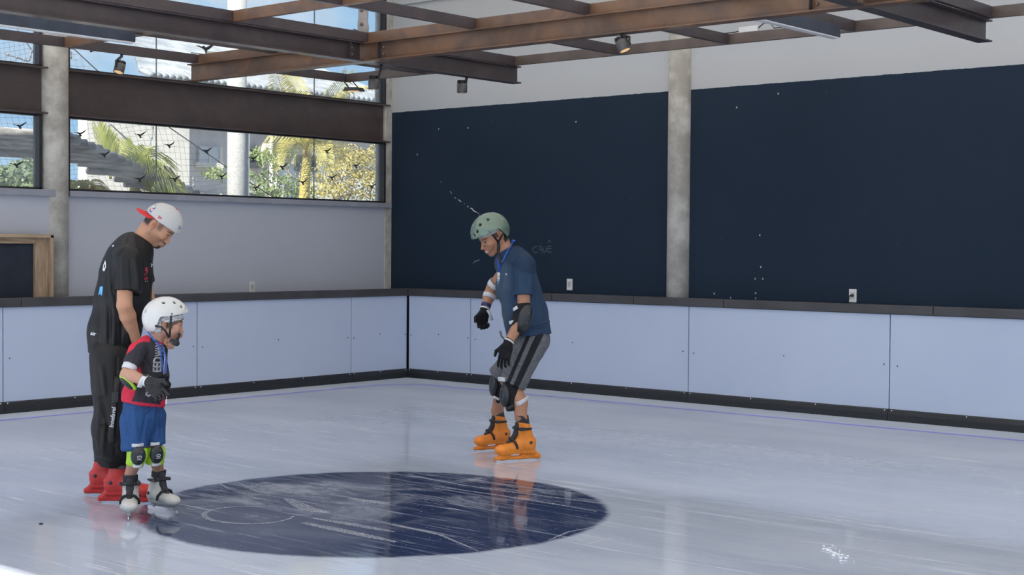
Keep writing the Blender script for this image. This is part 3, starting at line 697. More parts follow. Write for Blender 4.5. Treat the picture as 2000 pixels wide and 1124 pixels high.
tree('thin tree with green leaves and bare branches between the column and the palm', M['leaf_g'], b_,
    [(A(x, y, dx), (.4, .19, .12)) for x, y, dx in ((515, 308, 0), (490, 300, .2), (540, 320, 0), (530, 345, .2), (505, 370, .3), (555, 372, 0), (488, 350, -.2), (570, 355, .2), (546, 300, -.2), (425, 340, 0), (585, 378, .1), (528, 380, 0))],
    [([(b_.x, b_.y, -.16), b_, A(520, 355), A(498, 335)], .035), ([b_, A(545, 350), A(535, 305)], .03), ([A(520, 355), A(515, 330), A(510, 300)], .018), ([b_, A(560, 360), A(565, 320)], .02), ([A(590, 392), A(575, 350), A(552, 325)], .025), ([A(590, 392), A(585, 345), A(588, 320)], .02)], 1500, .032)
X = -36
for (px, py, lab, R_) in ((12, 362, 'distant round tree low in the far left window', (1, .5, .22)), (56, 348, 'taller distant tree at the right of the far left window', (1, .38, .34)), (152, 385, 'distant trees low at the left end of the long window', (1, .6, .3))):
    X -= 9; c = A(px, py); o = Vector((c.x, c.y, -.16)); r = empty('distant_tree', o); tag(r, lab, 'tree', 'distant trees')
    MB().tube([(0, 0, 0), (0, 0, c.z)], .25, 8).build('trunk', M['bark'], r)
    lf = MB()
    for k in range(1500):
        d = Vector((random.gauss(0, 1), random.gauss(0, 1), random.gauss(0, 1))).normalized()*random.random()**.3
        p = Vector((d.x*R_[0]*1.8, d.y*R_[1]*1.8, d.z*R_[2]*2))+Vector((0, 0, c.z+.16+.25*math.sin(d.y*6)))
        u = Vector((random.uniform(-1, 1), random.uniform(-1, 1), random.uniform(-1, 1))).normalized(); w = u.orthogonal().normalized(); s_ = random.uniform(.08, .2)
        lf.add([p-u*s_, p+w*s_*.6, p+u*s_, p-w*s_*.6], [(0, 1, 2, 3)])
    lf.build('foliage', M['far'], r)
# low hedge line behind, hides the horizon
X = -72
hd = MB()
for k in range(60):
    y_ = on_x(-60, 370, X).y+k*.9; hd.ball((X, y_, .5+.3*math.sin(k*1.3)), (1.2, 1.0, random.uniform(.6, .9)), 8)
tag(hd.build('distant_hedge', M['far']), 'distant green hedge line beyond the window', 'hedge')

# safety net with ropes
X = -15.6
ed = [(-60, 60), (145, 96), (190, 138), (335, 252), (470, 345), (580, 415)]
def edge_y(px):
    for (x0, y0_), (x1, y1_) in zip(ed[:-1], ed[1:]):
        if x0 <= px <= x1: return y0_+(y1_-y0_)*(px-x0)/(x1-x0)
    return 999
nt = empty('safety_net', on_x(200, 396, X)); tag(nt, 'grey sports netting with knotted ropes outside the left windows', 'net'); NO = Vector(nt.location)
mb = MB()
def netline(fn):
    seg = []
    for t_ in np.linspace(0, 1, 40):
        px, py = fn(t_)
        ok = py > edge_y(px) and py < 420 and -60 < px < 560
        if ok: seg.append(on_x(px, py, X+.12*math.sin(px*.02)*math.cos(py*.015))-NO)
        elif len(seg) > 1: mb.tube(seg, .0019, 3, caps=False); seg = []
        else: seg = []
    if len(seg) > 1: mb.tube(seg, .0019, 3, caps=False)
for k in range(-20, 62):
    netline(lambda t_, k=k: (-60+k*11+t_*90+5*math.sin(t_*9+k*.3), 40+t_*400))
for k in range(0, 60):
    netline(lambda t_, k=k: (-60+t_*640, 30+k*10.5-40*t_+7*math.sin(t_*11+k*.2)))
mb.build('netting', M['net'], nt)
def rope(pts, r_, m_, knots=0):
    P_ = [on_x(x, y, X+.15)-NO for x, y in pts]; q = MB(); q.tube(P_, r_, 6)
    for k in range(knots):
        f = (k+.5)/knots*(len(P_)-1); i = min(int(f), len(P_)-2); q.ball(P_[i].lerp(P_[i+1], f-i), (.018, .017, .022), 6)
    q.build('rope', m_, nt)
rope(ed, .008, M['ropedark']); rope([(216, 243), (262, 285), (345, 357), (372, 388)], .009, M['ropedark'])
rope([(213, 238), (211, 270), (205, 330)], .007, M['rope'], 4); rope([(299, 240), (298, 262), (289, 300), (285, 345), (283, 375)], .007, M['rope'], 5); rope([(377, 345), (378, 362), (370, 392)], .007, M['rope'], 3)
rope([(6, 104), (33, 112), (54, 120)], .008, M['rope'], 3); rope([(62, 98), (56, 120)], .012, M['rope'], 3); rope([(30, 52), (62, 98), (80, 117)], .006, M['ropedark']); rope([(137, 98), (139, 115)], .012, M['rope'], 2)
rope([(486, 352), (484, 365), (478, 388)], .007, M['rope'], 3)

# ------------------------------------------------------------------ organic surfaces: distance field -> mesh
A_ = lambda v: np.array(v, dtype=np.float32)
class Fld:
    def __init__(s, lo, hi, h):
        s.h = h; s.lo = np.array(lo, float); n = np.ceil((np.array(hi, float)-s.lo)/h).astype(int)+1; s.n = n
        s.d = np.full(tuple(n), .5, np.float32); s.ax = [(s.lo[i]+h*np.arange(n[i])).astype(np.float32) for i in range(3)]
    def blk(s, lo, hi):
        i0 = np.clip(np.floor((np.array(lo)-s.lo)/s.h).astype(int), 0, s.n-1); i1 = np.clip(np.ceil((np.array(hi)-s.lo)/s.h).astype(int)+1, 1, s.n)
        i1 = np.maximum(i1, i0+1)
        sl = tuple(slice(a, b) for a, b in zip(i0, i1))
        return sl, s.ax[0][sl[0]][:, None, None], s.ax[1][sl[1]][None, :, None], s.ax[2][sl[2]][None, None, :]
    def put(s, sl, d, k, op):
        o = s.d[sl]
        if op == 'u':
            if k > 0: hh = np.clip(.5+.5*(o-d)/k, 0, 1); r = o*(1-hh)+d*hh-k*hh*(1-hh)
            else: r = np.minimum(o, d)
        else:
            d = -d
            if k > 0: hh = np.clip(.5-.5*(o-d)/k, 0, 1); r = o*(1-hh)+d*hh+k*hh*(1-hh)
            else: r = np.maximum(o, d)
        s.d[sl] = r; return s
    def cap(s, a, b, ra, rb=None, k=.015, op='u', sq=None):
        rb = ra if rb is None else rb; a = A_(a); b = A_(b); R = max(ra, rb)*(max(1, sq[1]) if sq else 1)+k+3*s.h
        sl, X, Y, Z = s.blk(np.minimum(a, b)-R, np.maximum(a, b)+R)
        ab = b-a; L2 = max(float(ab @ ab), 1e-9)
        px, py, pz = X-a[0], Y-a[1], Z-a[2]
        t = np.clip((px*ab[0]+py*ab[1]+pz*ab[2])/L2, 0, 1)
        qx, qy, qz = px-t*ab[0], py-t*ab[1], pz-t*ab[2]
        d2 = qx*qx+qy*qy+qz*qz; f = 1
        if sq:
            e = A_(sq[0]); e = e/np.linalg.norm(e); c = qx*e[0]+qy*e[1]+qz*e[2]; f = sq[1]; d2 = d2-c*c+(c/f)**2
        return s.put(sl, (np.sqrt(np.maximum(d2, 0))-(ra+(rb-ra)*t))*min(1, f), k, op)
    def chain(s, pts, k=.015, **kw):
        for (a, ra), (b, rb) in zip(pts[:-1], pts[1:]): s.cap(a, b, ra, rb, k, **kw)
        return s
    def ell(s, c, r, R=None, k=.012, op='u'):
        c = A_(c); r = A_(r); m = float(r.max())+k+3*s.h; sl, X, Y, Z = s.blk(c-m, c+m)
        p = [X-c[0], Y-c[1], Z-c[2]]
        if R is not None: R = np.array(R, np.float32); p = [p[0]*R[0][i]+p[1]*R[1][i]+p[2]*R[2][i] for i in range(3)]
        k0 = np.sqrt((p[0]/r[0])**2+(p[1]/r[1])**2+(p[2]/r[2])**2); k1 = np.sqrt((p[0]/r[0]**2)**2+(p[1]/r[1]**2)**2+(p[2]/r[2]**2)**2)+1e-6
        return s.put(sl, k0*(k0-1)/k1, k, op)
    def box(s, c, hf, R=None, rnd=.005, k=.006, op='u'):
        c = A_(c); hf = A_(hf)-rnd; m = float(np.linalg.norm(hf))+rnd+k+3*s.h; sl, X, Y, Z = s.blk(c-m, c+m)
        p = [X-c[0], Y-c[1], Z-c[2]]
        if R is not None: R = np.array(R, np.float32); p = [p[0]*R[0][i]+p[1]*R[1][i]+p[2]*R[2][i] for i in range(3)]
        q = [np.abs(p[i])-hf[i] for i in range(3)]
        d = np.sqrt(np.maximum(q[0], 0)**2+np.maximum(q[1], 0)**2+np.maximum(q[2], 0)**2)+np.minimum(np.maximum(np.maximum(q[0], q[1]), q[2]), 0)-rnd
        return s.put(sl, d, k, op)
    def clip(s, p, n, k=.004):
        p = A_(p); n = A_(n); n = n/np.linalg.norm(n)
        d = (s.ax[0]-p[0])[:, None, None]*n[0]+(s.ax[1]-p[1])[None, :, None]*n[1]+(s.ax[2]-p[2])[None, None, :]*n[2]
        o = s.d; hh = np.clip(.5-.5*(o-d)/k, 0, 1); s.d = o*(1-hh)+d*hh+k*hh*(1-hh); return s
    def fn(s, f):   # arbitrary max with f(X,Y,Z)
        s.d = np.maximum(s.d, f(s.ax[0][:, None, None], s.ax[1][None, :, None], s.ax[2][None, None, :])); return s
    def surf(s):
        d = s.d.copy(); d[0] = d[-1] = .5; d[:, 0] = d[:, -1] = .5; d[:, :, 0] = d[:, :, -1] = .5
        ins = d < 0; n = np.array(d.shape); cs = np.zeros(tuple(n-1), np.int8)
        for i in (0, 1):
            for j in (0, 1):
                for k in (0, 1): cs += ins[i:n[0]-1+i, j:n[1]-1+j, k:n[2]-1+k]
        act = np.argwhere((cs > 0) & (cs < 8)); vid = np.full(tuple(n-1), -1, np.int32); vid[act[:, 0], act[:, 1], act[:, 2]] = np.arange(len(act))
        offs = np.array([(i, j, k) for i in (0, 1) for j in (0, 1) for k in (0, 1)])
        vals = np.stack([d[act[:, 0]+o[0], act[:, 1]+o[1], act[:, 2]+o[2]] for o in offs], 1)
        acc = np.zeros((len(act), 3)); cnt = np.zeros(len(act))
        for a in range(8):
            for b in range(a+1, 8):
                if np.abs(offs[a]-offs[b]).sum() != 1: continue
                m = (vals[:, a] < 0) != (vals[:, b] < 0); t = vals[m, a]/(vals[m, a]-vals[m, b]+1e-12)
                acc[m] += offs[a]+(offs[b]-offs[a])*t[:, None]; cnt[m] += 1
        V = s.lo+s.h*(act+acc/np.maximum(cnt, 1)[:, None]); Q = []
        for ax in range(3):
            u, w = [(1, 2), (2, 0), (0, 1)][ax]
            sl0 = [slice(None)]*3; sl1 = [slice(None)]*3; sl0[ax] = slice(0, -1); sl1[ax] = slice(1, None)
            a, b = ins[tuple(sl0)], ins[tuple(sl1)]; e = np.argwhere(a != b); flip = a[e[:, 0], e[:, 1], e[:, 2]]
            ok = (e[:, u] > 0) & (e[:, w] > 0) & (e[:, u] < n[u]-1) & (e[:, w] < n[w]-1); e = e[ok]; flip = flip[ok]
            def cell(du, dw): q = e.copy(); q[:, u] -= du; q[:, w] -= dw; return vid[q[:, 0], q[:, 1], q[:, 2]]
            q = np.stack([cell(1, 1), cell(0, 1), cell(0, 0), cell(1, 0)], 1); q[~flip] = q[~flip][:, ::-1]; Q.append(q)
        return V, np.concatenate(Q)
    def build(s, name, mat_, parent=None, col=None, disp=None, relax=2):
        V, Q = s.surf()
        for _ in range(relax):   # light smoothing along quad edges
            acc = np.zeros_like(V); c = np.zeros(len(V))
            for i in range(4):
                j = Q[:, (i+1) % 4]; np.add.at(acc, Q[:, i], V[j]); np.add.at(c, Q[:, i], 1); np.add.at(acc, j, V[Q[:, i]]); np.add.at(c, j, 1)
            V = V*.5+.5*acc/np.maximum(c, 1)[:, None]
        me = bpy.data.meshes.new(name); me.vertices.add(len(V)); me.loops.add(4*len(Q)); me.polygons.add(len(Q))
        me.vertices.foreach_set('co', V.astype(np.float32).ravel()); me.loops.foreach_set('vertex_index', Q.astype(np.int32).ravel())
        me.polygons.foreach_set('loop_start', np.arange(0, 4*len(Q), 4, dtype=np.int32)); me.update(calc_edges=True)
        if disp is not None:
            N = np.zeros(3*len(V), np.float32); me.vertices.foreach_get('normal', N); N = N.reshape(-1, 3)
            V = V+N*disp(V)[:, None]; me.vertices.foreach_set('co', V.astype(np.float32).ravel()); me.update()
        if col is not None:
            C4 = np.ones((len(V), 4), np.float32); C4[:, :3] = col(V)
            me.color_attributes.new('Col', 'FLOAT_COLOR', 'POINT').data.foreach_set('color', C4.ravel())
        me.polygons.foreach_set('use_smooth', [True]*len(Q))
        return link(name, me, mat_, parent)

def vnoise(V, sc, seed=0):   # smooth value noise in -1..1
    r = np.random.default_rng(seed).uniform(-1, 1, (16, 16, 16)); p = V*np.array(sc); i = np.floor(p).astype(int); f = p-i; f = f*f*(3-2*f); out = 0
    for a in (0, 1):
        for b in (0, 1):
            for c in (0, 1):
                out = out+r[(i[:, 0]+a) % 16, (i[:, 1]+b) % 16, (i[:, 2]+c) % 16]*(f[:, 0] if a else 1-f[:, 0])*(f[:, 1] if b else 1-f[:, 1])*(f[:, 2] if c else 1-f[:, 2])
    return out
def folds(amp, sc=(9, 9, 5), seed=1):
    def f(V):
        q = V+.03*np.stack([vnoise(V, (5, 5, 5), seed+i) for i in range(3)], 1)
        a = vnoise(q, sc, seed+7); b = vnoise(q, tuple(2.1*c for c in sc), seed+9)
        return amp*((1-np.abs(a)*2)*.8+.35*b)
    return f
def creases(N, L, ymax=.05):   # ridges and valleys of cloth along lines seen in the photo, near side only
    def f(V):
        px, py = N.px(V); o = np.zeros(len(V)); m = sm(-V[:, 1], -ymax, -ymax+.06)
        for x0, y0, x1, y1, amp, w in L:
            t = np.clip(((px-x0)*(x1-x0)+(py-y0)*(y1-y0))/((x1-x0)**2+(y1-y0)**2), 0, 1); d = np.hypot(px-x0-t*(x1-x0), py-y0-t*(y1-y0))
            o += amp*np.exp(-(d/w)**2)*(.35+.65*np.sin(PI*np.clip(t*.9+.05, 0, 1)))
        return o*m
    return f
def vmat(name, rough=.5, noise_sc=0, noise_amt=.15, bump=0, bsc=200, spec=.4, sss=0):
    t = NT(name); c = t.n('ShaderNodeVertexColor', props={'layer_name': 'Col'})
    if noise_sc:
        n = t.noise(t.coord(), noise_sc, 3, .7); c = t.mix(t.math('MULTIPLY', n, noise_amt*2), c, t.vmath('SCALE', c) if False else t.mix(.5, c, (0, 0, 0)))
    k = dict(Base_Color=c, Roughness=rough, Specular_IOR_Level=spec)
    if bump: k['Normal'] = t.bump(t.noise(t.coord(), bsc, 2), bump, .002)
    if sss: k['Subsurface_Weight'] = sss; k['Subsurface_Radius'] = (.012, .005, .003); k['Subsurface_Scale'] = .6
    return t.out(t.pbsdf(**k))
M['skin'] = vmat('skin', .5, sss=.12); M['cloth'] = vmat('fabric', .8, 260, .12, .12, 400, .2); M['sheen_cloth'] = vmat('sports_fabric', .55, bump=.05, bsc=500, spec=.35)
M['glove'] = mat('black_knit', (.014, .014, .017), .85, .2, 120, bump=.3, bscale=260, spec=.25); M['glove_g'] = mat('charcoal_knit', (.045, .043, .046), .85, .2, 120, bump=.3, bscale=260, spec=.25)
M['pad'] = mat('black_pad_plastic', (.022, .025, .030), .28, .1, 20); M['neoprene'] = mat('black_neoprene', (.016, .016, .019), .8, .1, 60, spec=.25); M['strap_w'] = mat('white_elastic', (.66, .67, .70), .7, .06, 60)
M['strap_b'] = mat('black_webbing', (.017, .017, .02), .6, .1, 90); M['lime'] = mat('lime_fabric', (.42, .72, .04), .6, .1, 40); M['steelblade'] = mat('skate_blade_steel', (.62, .65, .70), .25, .03, metal=.8)
M['lany'] = mat('blue_lanyard', (.03, .11, .50), .55, .08, 60); M['net_w'] = (lambda t: t.out(t.pbsdf(Base_Color=t.mix(t.ramp(t.noise(t.coord(scale=(1, 1, 3)), 38, 4, .6, .8), .42, .62), (.36, .35, .36), (.78, .79, .82)), Roughness=.6)))(NT('white_hair_net'))
M['sock'] = mat('dark_liner', (.03, .03, .035), .7, .1, 60); M['hair'] = mat('short_dark_hair', (.022, .017, .015), .75, .3, 150)

def frame(o, f, up):   # x = f, z ~ up
    f = Vector(f).normalized(); z = Vector(up); z = (z-f*z.dot(f)).normalized(); y = z.cross(f)
    return Matrix(((f.x, y.x, z.x, o[0]), (f.y, y.y, z.y, o[1]), (f.z, y.z, z.z, o[2]), (0, 0, 0, 1)))
class Person:
    def __init__(s, ga, gb, label):
        A3 = on_z(*ga, 0); B3 = on_z(*gb, 0); s.G = (A3+B3)/2; h = Vector((s.G.x, s.G.y, 0)).normalized(); s.fw = h; s.rt = Vector((h.y, -h.x, 0))
        s.o = empty('person', s.G, math.atan2(s.rt.y, s.rt.x)); tag(s.o, label, 'person')
    def L(s, w): d = Vector(w)-s.G; return Vector((d.dot(s.rt), d.dot(s.fw), d.z))
    def P(s, px, py, w=0.):
        r = ray(px, py); c = (CAM-s.G).dot(s.fw); return s.L(CAM+r*((w-c)/r.dot(s.fw)))
    def Z(s, px, py, z=0.): return s.L(on_z(px, py, z))
    def px(s, V):   # local verts -> photo pixels (used to place coloured areas of cloth)
        W = V[:, :1]*np.array(s.rt)+V[:, 1:2]*np.array(s.fw)+V[:, 2:]*np.array((0, 0, 1.))+np.array(s.G)-np.array(CAM)
        d = W @ np.array(FW); return 1000+F_PX*(W @ np.array(RT))/d, 562-F_PX*(W @ np.array(UP))/d

def sm(x, a, b): t = np.clip((x-a)/(b-a), 0, 1); return t*t*(3-2*t)
def blend(C, m, c): return C*(1-m[:, None])+np.array(c)*m[:, None]

def head(F, H, sc, nose=1., jaw=1., smile=0.):
    R = np.array(H.to_3x3()); p = lambda x, y, z: H @ Vector((x*sc, y*sc, z*sc)); r = lambda *a: tuple(q*sc for q in a)
    F.ell(p(-.010, 0, .038), r(.098, .076, .088), R, .01); F.ell(p(.030, 0, -.015), r(.064, .062, .082), R, .03*sc)
    for y in (-1, 1): F.cap(p(-.005, y*.046, -.040), p(.060*jaw, y*.014, -.088*jaw), .030*sc, .019*sc, .02*sc)
    F.ell(p(.071*jaw, 0, -.090*jaw), r(.020, .023, .017), R, .016*sc); F.ell(p(.080, 0, .022), r(.015, .050, .012), R, .016*sc)
    for y in (-1, 1):
        F.ell(p(.060, y*.043, -.024), r(.026, .023, .022), R, .02*sc); F.ell(p(.100, y*.031, .003), r(.015, .018, .0105), R, .012*sc, 's'); F.ell(p(.0775, y*.031, .002), r(.0125, .0135, .0105), R, .002)
    F.cap(p(.090, 0, .010), p(.104*nose+.006, 0, -.028), .0072*sc, .0100*sc, .008*sc); F.ell(p(.110*nose+.006, 0, -.031), r(.0098, .0105, .0088), R, .006*sc)
    for y in (-1, 1): F.ell(p(.101, y*.0125, -.036), r(.011, .0075, .0085), R, .006*sc)
    F.ell(p(.086, 0, -.064), r(.018, .030, .022), R, .014*sc); F.ell(p(.1005, 0, -.0565), r(.0085, .022, .0062), R, .005*sc); F.ell(p(.0985, 0, -.0705), r(.0085, .020, .0068), R, .005*sc)
    
    if smile:
        for y in (-1, 1): F.cap(p(.098, 0, -.064), p(.088, y*.027, -.0545), .004*sc, .0025*sc, .003, 's'); F.ell(p(.072, y*.036, -.050), r(.016, .012, .016), R, .01*sc)
    else: F.ell(p(.109, 0, -.0635), r(.010, .021, .0016), R, .002, 's')
    for y in (-1, 1):
        Re = np.array((H.to_3x3() @ Matrix.Rotation(-y*.35, 3, 'Z') @ Matrix.Rotation(-.15, 3, 'Y')))
        F.ell(p(-.016, y*.081, -.002), r(.020, .008, .033), Re, .005*sc); F.ell(p(-.009, y*.091, .003), r(.0105, .007, .018), Re, .003*sc, 's'); F.ell(p(-.009, y*.079, -.029), r(.008, .006, .009), Re, .005*sc)
def face_col(C, V, H, sc, skin, lip, brow=(.03, .02, .016), hair=None, hairfn=None, stub=0., goatee=None, browt=1., smile=0.):
    q = (np.array(H.inverted()) @ np.concatenate([V, np.ones((len(V), 1))], 1).T).T[:, :3]/sc; x, y, z = q[:, 0], q[:, 1], q[:, 2]; ay = np.abs(y)
    near = (x*x+y*y+z*z < .17**2)
    m = lambda a: a*near
    C = blend(C, m(sm(x, .02, .06)*np.exp(-((ay-.045)/.02)**2-((z+.03)/.02)**2)*.35), tuple(np.array(skin)*np.array((1.1, .82, .75))))
    C = blend(C, m(np.exp(-((y)/.012)**2-((z+.034)/.012)**2)*(x > .09)*.3), tuple(np.array(skin)*np.array((1.05, .75, .7))))
    if stub: C = blend(C, m(stub*sm(-z, .035, .06)*sm(x, -.03, .0)*sm(z, -.125, -.105)), (.09, .065, .055))
    ear = np.exp(-((x+.012)/.02)**2-((z+.0)/.03)**2)*(ay > .072)
    C = blend(C, m(ear*.35), tuple(np.array(skin)*np.array((1., .62, .55)))); C = blend(C, m(np.exp(-((x+.010)/.010)**2-((z-.002)/.016)**2)*(ay > .077)*.6), tuple(np.array(skin)*np.array((.55, .34, .30))))  # hollow of the ear coloured darker for the shade inside it
    C = blend(C, m((((ay-.031)/.013)**2+((z-.000)/.0044)**2 < 1)*(x > .07)*1.), (.42, .39, .37))
    C = blend(C, m((((ay-.033)/.0062)**2+((z-.000)/.0048)**2 < 1)*(x > .07)*1.), (.02, .014, .01))
    C = blend(C, m((np.abs(z-.0058+.12*np.abs(ay-.031)) < .0022)*(ay > .016)*(ay < .046)*(x > .06)*.85), (.03, .02, .018))
    zb = .0255-.10*(ay-.034)**2/.03*1.2
    C = blend(C, m((1-sm(np.abs(z-zb), .0018*browt, .0044*browt))*(ay > .012)*(ay < .054)*(x > .045)*.8), brow)
    z0 = z; z = z-smile*14*y*y
    C = blend(C, m((1-sm((y/.0235)**2+((z+.0635)/.0135)**2, .75, 1.15))*(x > .080)*.85), lip)
    C = blend(C, m((np.abs(z+.0636) < .0018)*(ay < .023)*(x > .085)*.8), (.06, .02, .02))
    if smile: C = blend(C, m((np.abs(z+.0645) < .0042)*(ay < .021)*(x > .08)*1.), (.62, .58, .54))
    z = z0
    if goatee:
        C = blend(C, m(sm(-z, .074, .084)*(1-sm(ay, .022, .032))*sm(x, .035, .05)*.92), goatee)
        C = blend(C, m((1-sm(np.abs(z+.0485), .0035, .006))*(1-sm(ay, .024, .031))*(x > .075)*.85), goatee)
    if hairfn is not None: C = blend(C, m(np.clip(hairfn(x, y, z), 0, 1)), hair)
    return C

def hand(F, wrist, dirv, thumbdir, sc=1., curl=.35, spread=.10, fist=0., k=.006, rf=.0095, flip=False):
    x = Vector(dirv).normalized(); y = Vector(thumbdir); y = (y-x*y.dot(x)).normalized(); n = x.cross(y)*(-1 if flip else 1)   # n = palm side
    W = Vector(wrist); q = lambda a, b, c=0: W+(x*a+y*b+n*c)*sc
    R = np.array(Matrix((x, y, n)).transposed())
    F.cap(q(-.02, 0), q(.03, 0), .028*sc, .027*sc, .01, sq=(n, .75)); F.box(q(.055, 0), (.045*sc, .041*sc, .0145*sc), R, .0135*sc, .012)
    F.cap(q(.02, .024, .006), q(.055, .036, .008), .019*sc, .017*sc, .01)
    for i, (yy, L) in enumerate(((.031, .072), (.0105, .080), (-.0105, .074), (-.031, .058))):
        c = curl*(1+.18*i)+fist; a = q(.096-.004*abs(i-1), yy, 0); ang = 0; p0 = a; d0 = x+y*spread*(1.2-i*.8)
        for j, (fr_, rr) in enumerate(((.44, 1.), (.31, .93), (.25, .84))):
            ang += c*(.7 if j == 0 else 1.); d = (d0.normalized()*math.cos(ang)+n*math.sin(ang)); p1 = p0+d*L*fr_*sc; F.cap(p0, p1, rf*rr*sc, rf*rr*.95*sc, .0035); p0 = p1
    t0 = q(.028, .036, .006); t1 = q(.062, .066, .014); t2 = q(.092, .070, .026); F.cap(t0, t1, .0135*sc, .0115*sc, k); F.cap(t1, t2, .0115*sc, .009*sc, .004)

def band(name, a, b, r0, r1, mat_, parent, th=.004, sq=None, seg=28):   # elastic strap or cuff round a limb from a to b
    a, b = Vector(a), Vector(b); t = (b-a).normalized(); u = t.orthogonal().normalized()
    if sq: u = (Vector(sq[0])-t*Vector(sq[0]).dot(t)).normalized()
    w = t.cross(u); vs = []; f = sq[1] if sq else 1
    for p, r in ((a, r0), (b, r1), (b, r1-th), (a, r0-th)):
        for k in range(seg): an = 2*PI*k/seg; vs.append(p+u*math.cos(an)*r*f+w*math.sin(an)*r)
    mb = MB(); mb.add(vs, [(j*seg+k, j*seg+(k+1) % seg, ((j+1) % 4)*seg+(k+1) % seg, ((j+1) % 4)*seg+k) for j in range(4) for k in range(seg)], True)
    return mb.build(name, mat_, parent)
def ribbon3(name, pts, w, mat_, parent, side=None, th=.25):
    return MB().tube(pts, w, 8, th, side=side).build(name, mat_, parent)
def snap(pts, obj, off=.004, toward=None):   # drop points on the surface of a part
    me = obj.data; bv = BVHTree.FromPolygons([v.co for v in me.vertices], [p.vertices for p in me.polygons]); out = []
    for p in pts:
        p = Vector(p)
        if toward is not None:
            h = bv.ray_cast(p-Vector(toward)*1.0, Vector(toward)); 
            if h[0] is not None: out.append(h[0]-Vector(toward)*off); continue
        h = bv.find_nearest(p); out.append(h[0]+h[1]*off)
    return out
def letters(name, text, H, size, mat_, parent, target, toward, off=.003, shear=0., space=1., sx=1., bold=0.):
    cu = bpy.data.curves.new('letters', 'FONT'); cu.body = text; cu.size = size; cu.align_x = 'CENTER'; cu.align_y = 'CENTER'; cu.shear = shear; cu.space_character = space; cu.offset = bold; cu.resolution_u = 3
    ob = bpy.data.objects.new('letters', cu); COL.objects.link(ob); dg = bpy.context.evaluated_depsgraph_get(); me = bpy.data.meshes.new_from_object(ob.evaluated_get(dg)); bpy.data.objects.remove(ob)
    bm = bmesh.new(); bm.from_mesh(me); bmesh.ops.triangulate(bm, faces=bm.faces[:])
    for _ in range(2):
        es = [e for e in bm.edges if e.calc_length() > size*.18]
        if es: bmesh.ops.subdivide_edges(bm, edges=es, cuts=1); bmesh.ops.triangulate(bm, faces=bm.faces[:])
    P_ = [H @ Vector((v.co.x*sx, v.co.y, 0)) for v in bm.verts]
    P_ = snap(P_, target, off, toward) if target is not None else P_
    for v, p in zip(bm.verts, P_): v.co = p
    bm.to_mesh(me); bm.free(); me.name = name
    return link(name, me, mat_, parent)
def patch(name, polys, mat_, parent, target, toward, P, w=0., off=.003, z=0):   # flat printed shapes given as outlines
    bm = bmesh.new()
    for poly in polys:
        vs = [bm.verts.new(P(x, y, w)) for x, y in poly]; bm.faces.new(vs)
    bmesh.ops.triangulate(bm, faces=bm.faces[:]); bmesh.ops.subdivide_edges(bm, edges=bm.edges[:], cuts=2); bmesh.ops.triangulate(bm, faces=bm.faces[:])
    for v, p in zip(list(bm.verts), snap([v.co.copy() for v in bm.verts], target, off, toward)): v.co = p
    me = bpy.data.meshes.new(name); bm.to_mesh(me); bm.free(); return link(name, me, mat_, parent)

# ------------------------------------------------------------------ helmets
def helmet(parent, H, mat_, sc=1., lab=None):
    R = np.array(H.to_3x3()); p = lambda x, y, z: H @ Vector((x*sc, y*sc, z*sc))
    c = np.array(H.translation); F = Fld(c-.22, c+.24, .003)
    F.ell(p(-.004, 0, .030), (.144*sc, .113*sc, .130*sc), R, 0); F.ell(p(-.03, 0, .02), (.118*sc, .108*sc, .12*sc), R, .02)
    F.ell(p(-.004, 0, .026), (.133*sc, .102*sc, .122*sc), R, 0, 's'); F.ell(p(-.03, 0, .01), (.107*sc, .097*sc, .112*sc), R, .01, 's')
    Hi = np.array(H.inverted())
    def cut(X, Y, Z):
        x = (Hi[0][0]*X+Hi[0][1]*Y+Hi[0][2]*Z+Hi[0][3])/sc; y = (Hi[1][0]*X+Hi[1][1]*Y+Hi[1][2]*Z+Hi[1][3])/sc; z = (Hi[2][0]*X+Hi[2][1]*Y+Hi[2][2]*Z+Hi[2][3])/sc
        zb = np.where(x > .03, .036+.13*(x-.03), .036-.0*x)
        ear = sm(x, -.078, -.024); zb = zb*ear+(-.058)*(1-ear)
        return (zb-z)*sc*.75
    F.fn(cut)
    vents = [(0, .0, .17), (.075, .0, .145), (-.08, 0, .14), (.06, .062, .125), (.06, -.062, .125), (-.01, .075, .125), (-.01, -.075, .125), (.105, .055, .095), (.105, -.055, .095), (.128, .03, .075), (.128, -.03, .075), (-.115, .045, .07), (-.115, -.045, .07)]
    for v in vents:
        d = Vector((v[0]+.004, v[1], v[2]-.03)); L = math.sqrt((d.x/.144)**2+(d.y/.113)**2+(d.z/.13)**2); q = Vector((-.004, 0, .03))+d/L
        F.ell(p(*q), (.013*sc, .0125*sc, .0125*sc), R, .002, 's')
    o = F.build('helmet', mat_, parent)
    F = Fld(c-.2, c+.22, .005); F.ell(p(-.004, 0, .026), (.1325*sc, .1015*sc, .1215*sc), R, 0); F.ell(p(-.004, 0, .02), (.124*sc, .093*sc, .112*sc), R, 0, 's')
    F.fn(lambda X, Y, Z: cut(X, Y, Z)+.012*sc); F.build('padding', M['neoprene'], o)
    for s_ in (-1, 1):
        for x, z in ((.040, .052), (-.085, -.018)):
            d = Vector((x+.004, 0, z-.03)); yy = .113*math.sqrt(max(.05, 1-(d.x/.144)**2-(d.z/.13)**2)); q = MB(); q.ball(p(x, s_*(yy+.001), z), .0055*sc, 8); q.build('rivet', M['darkdot'], o)
    return o

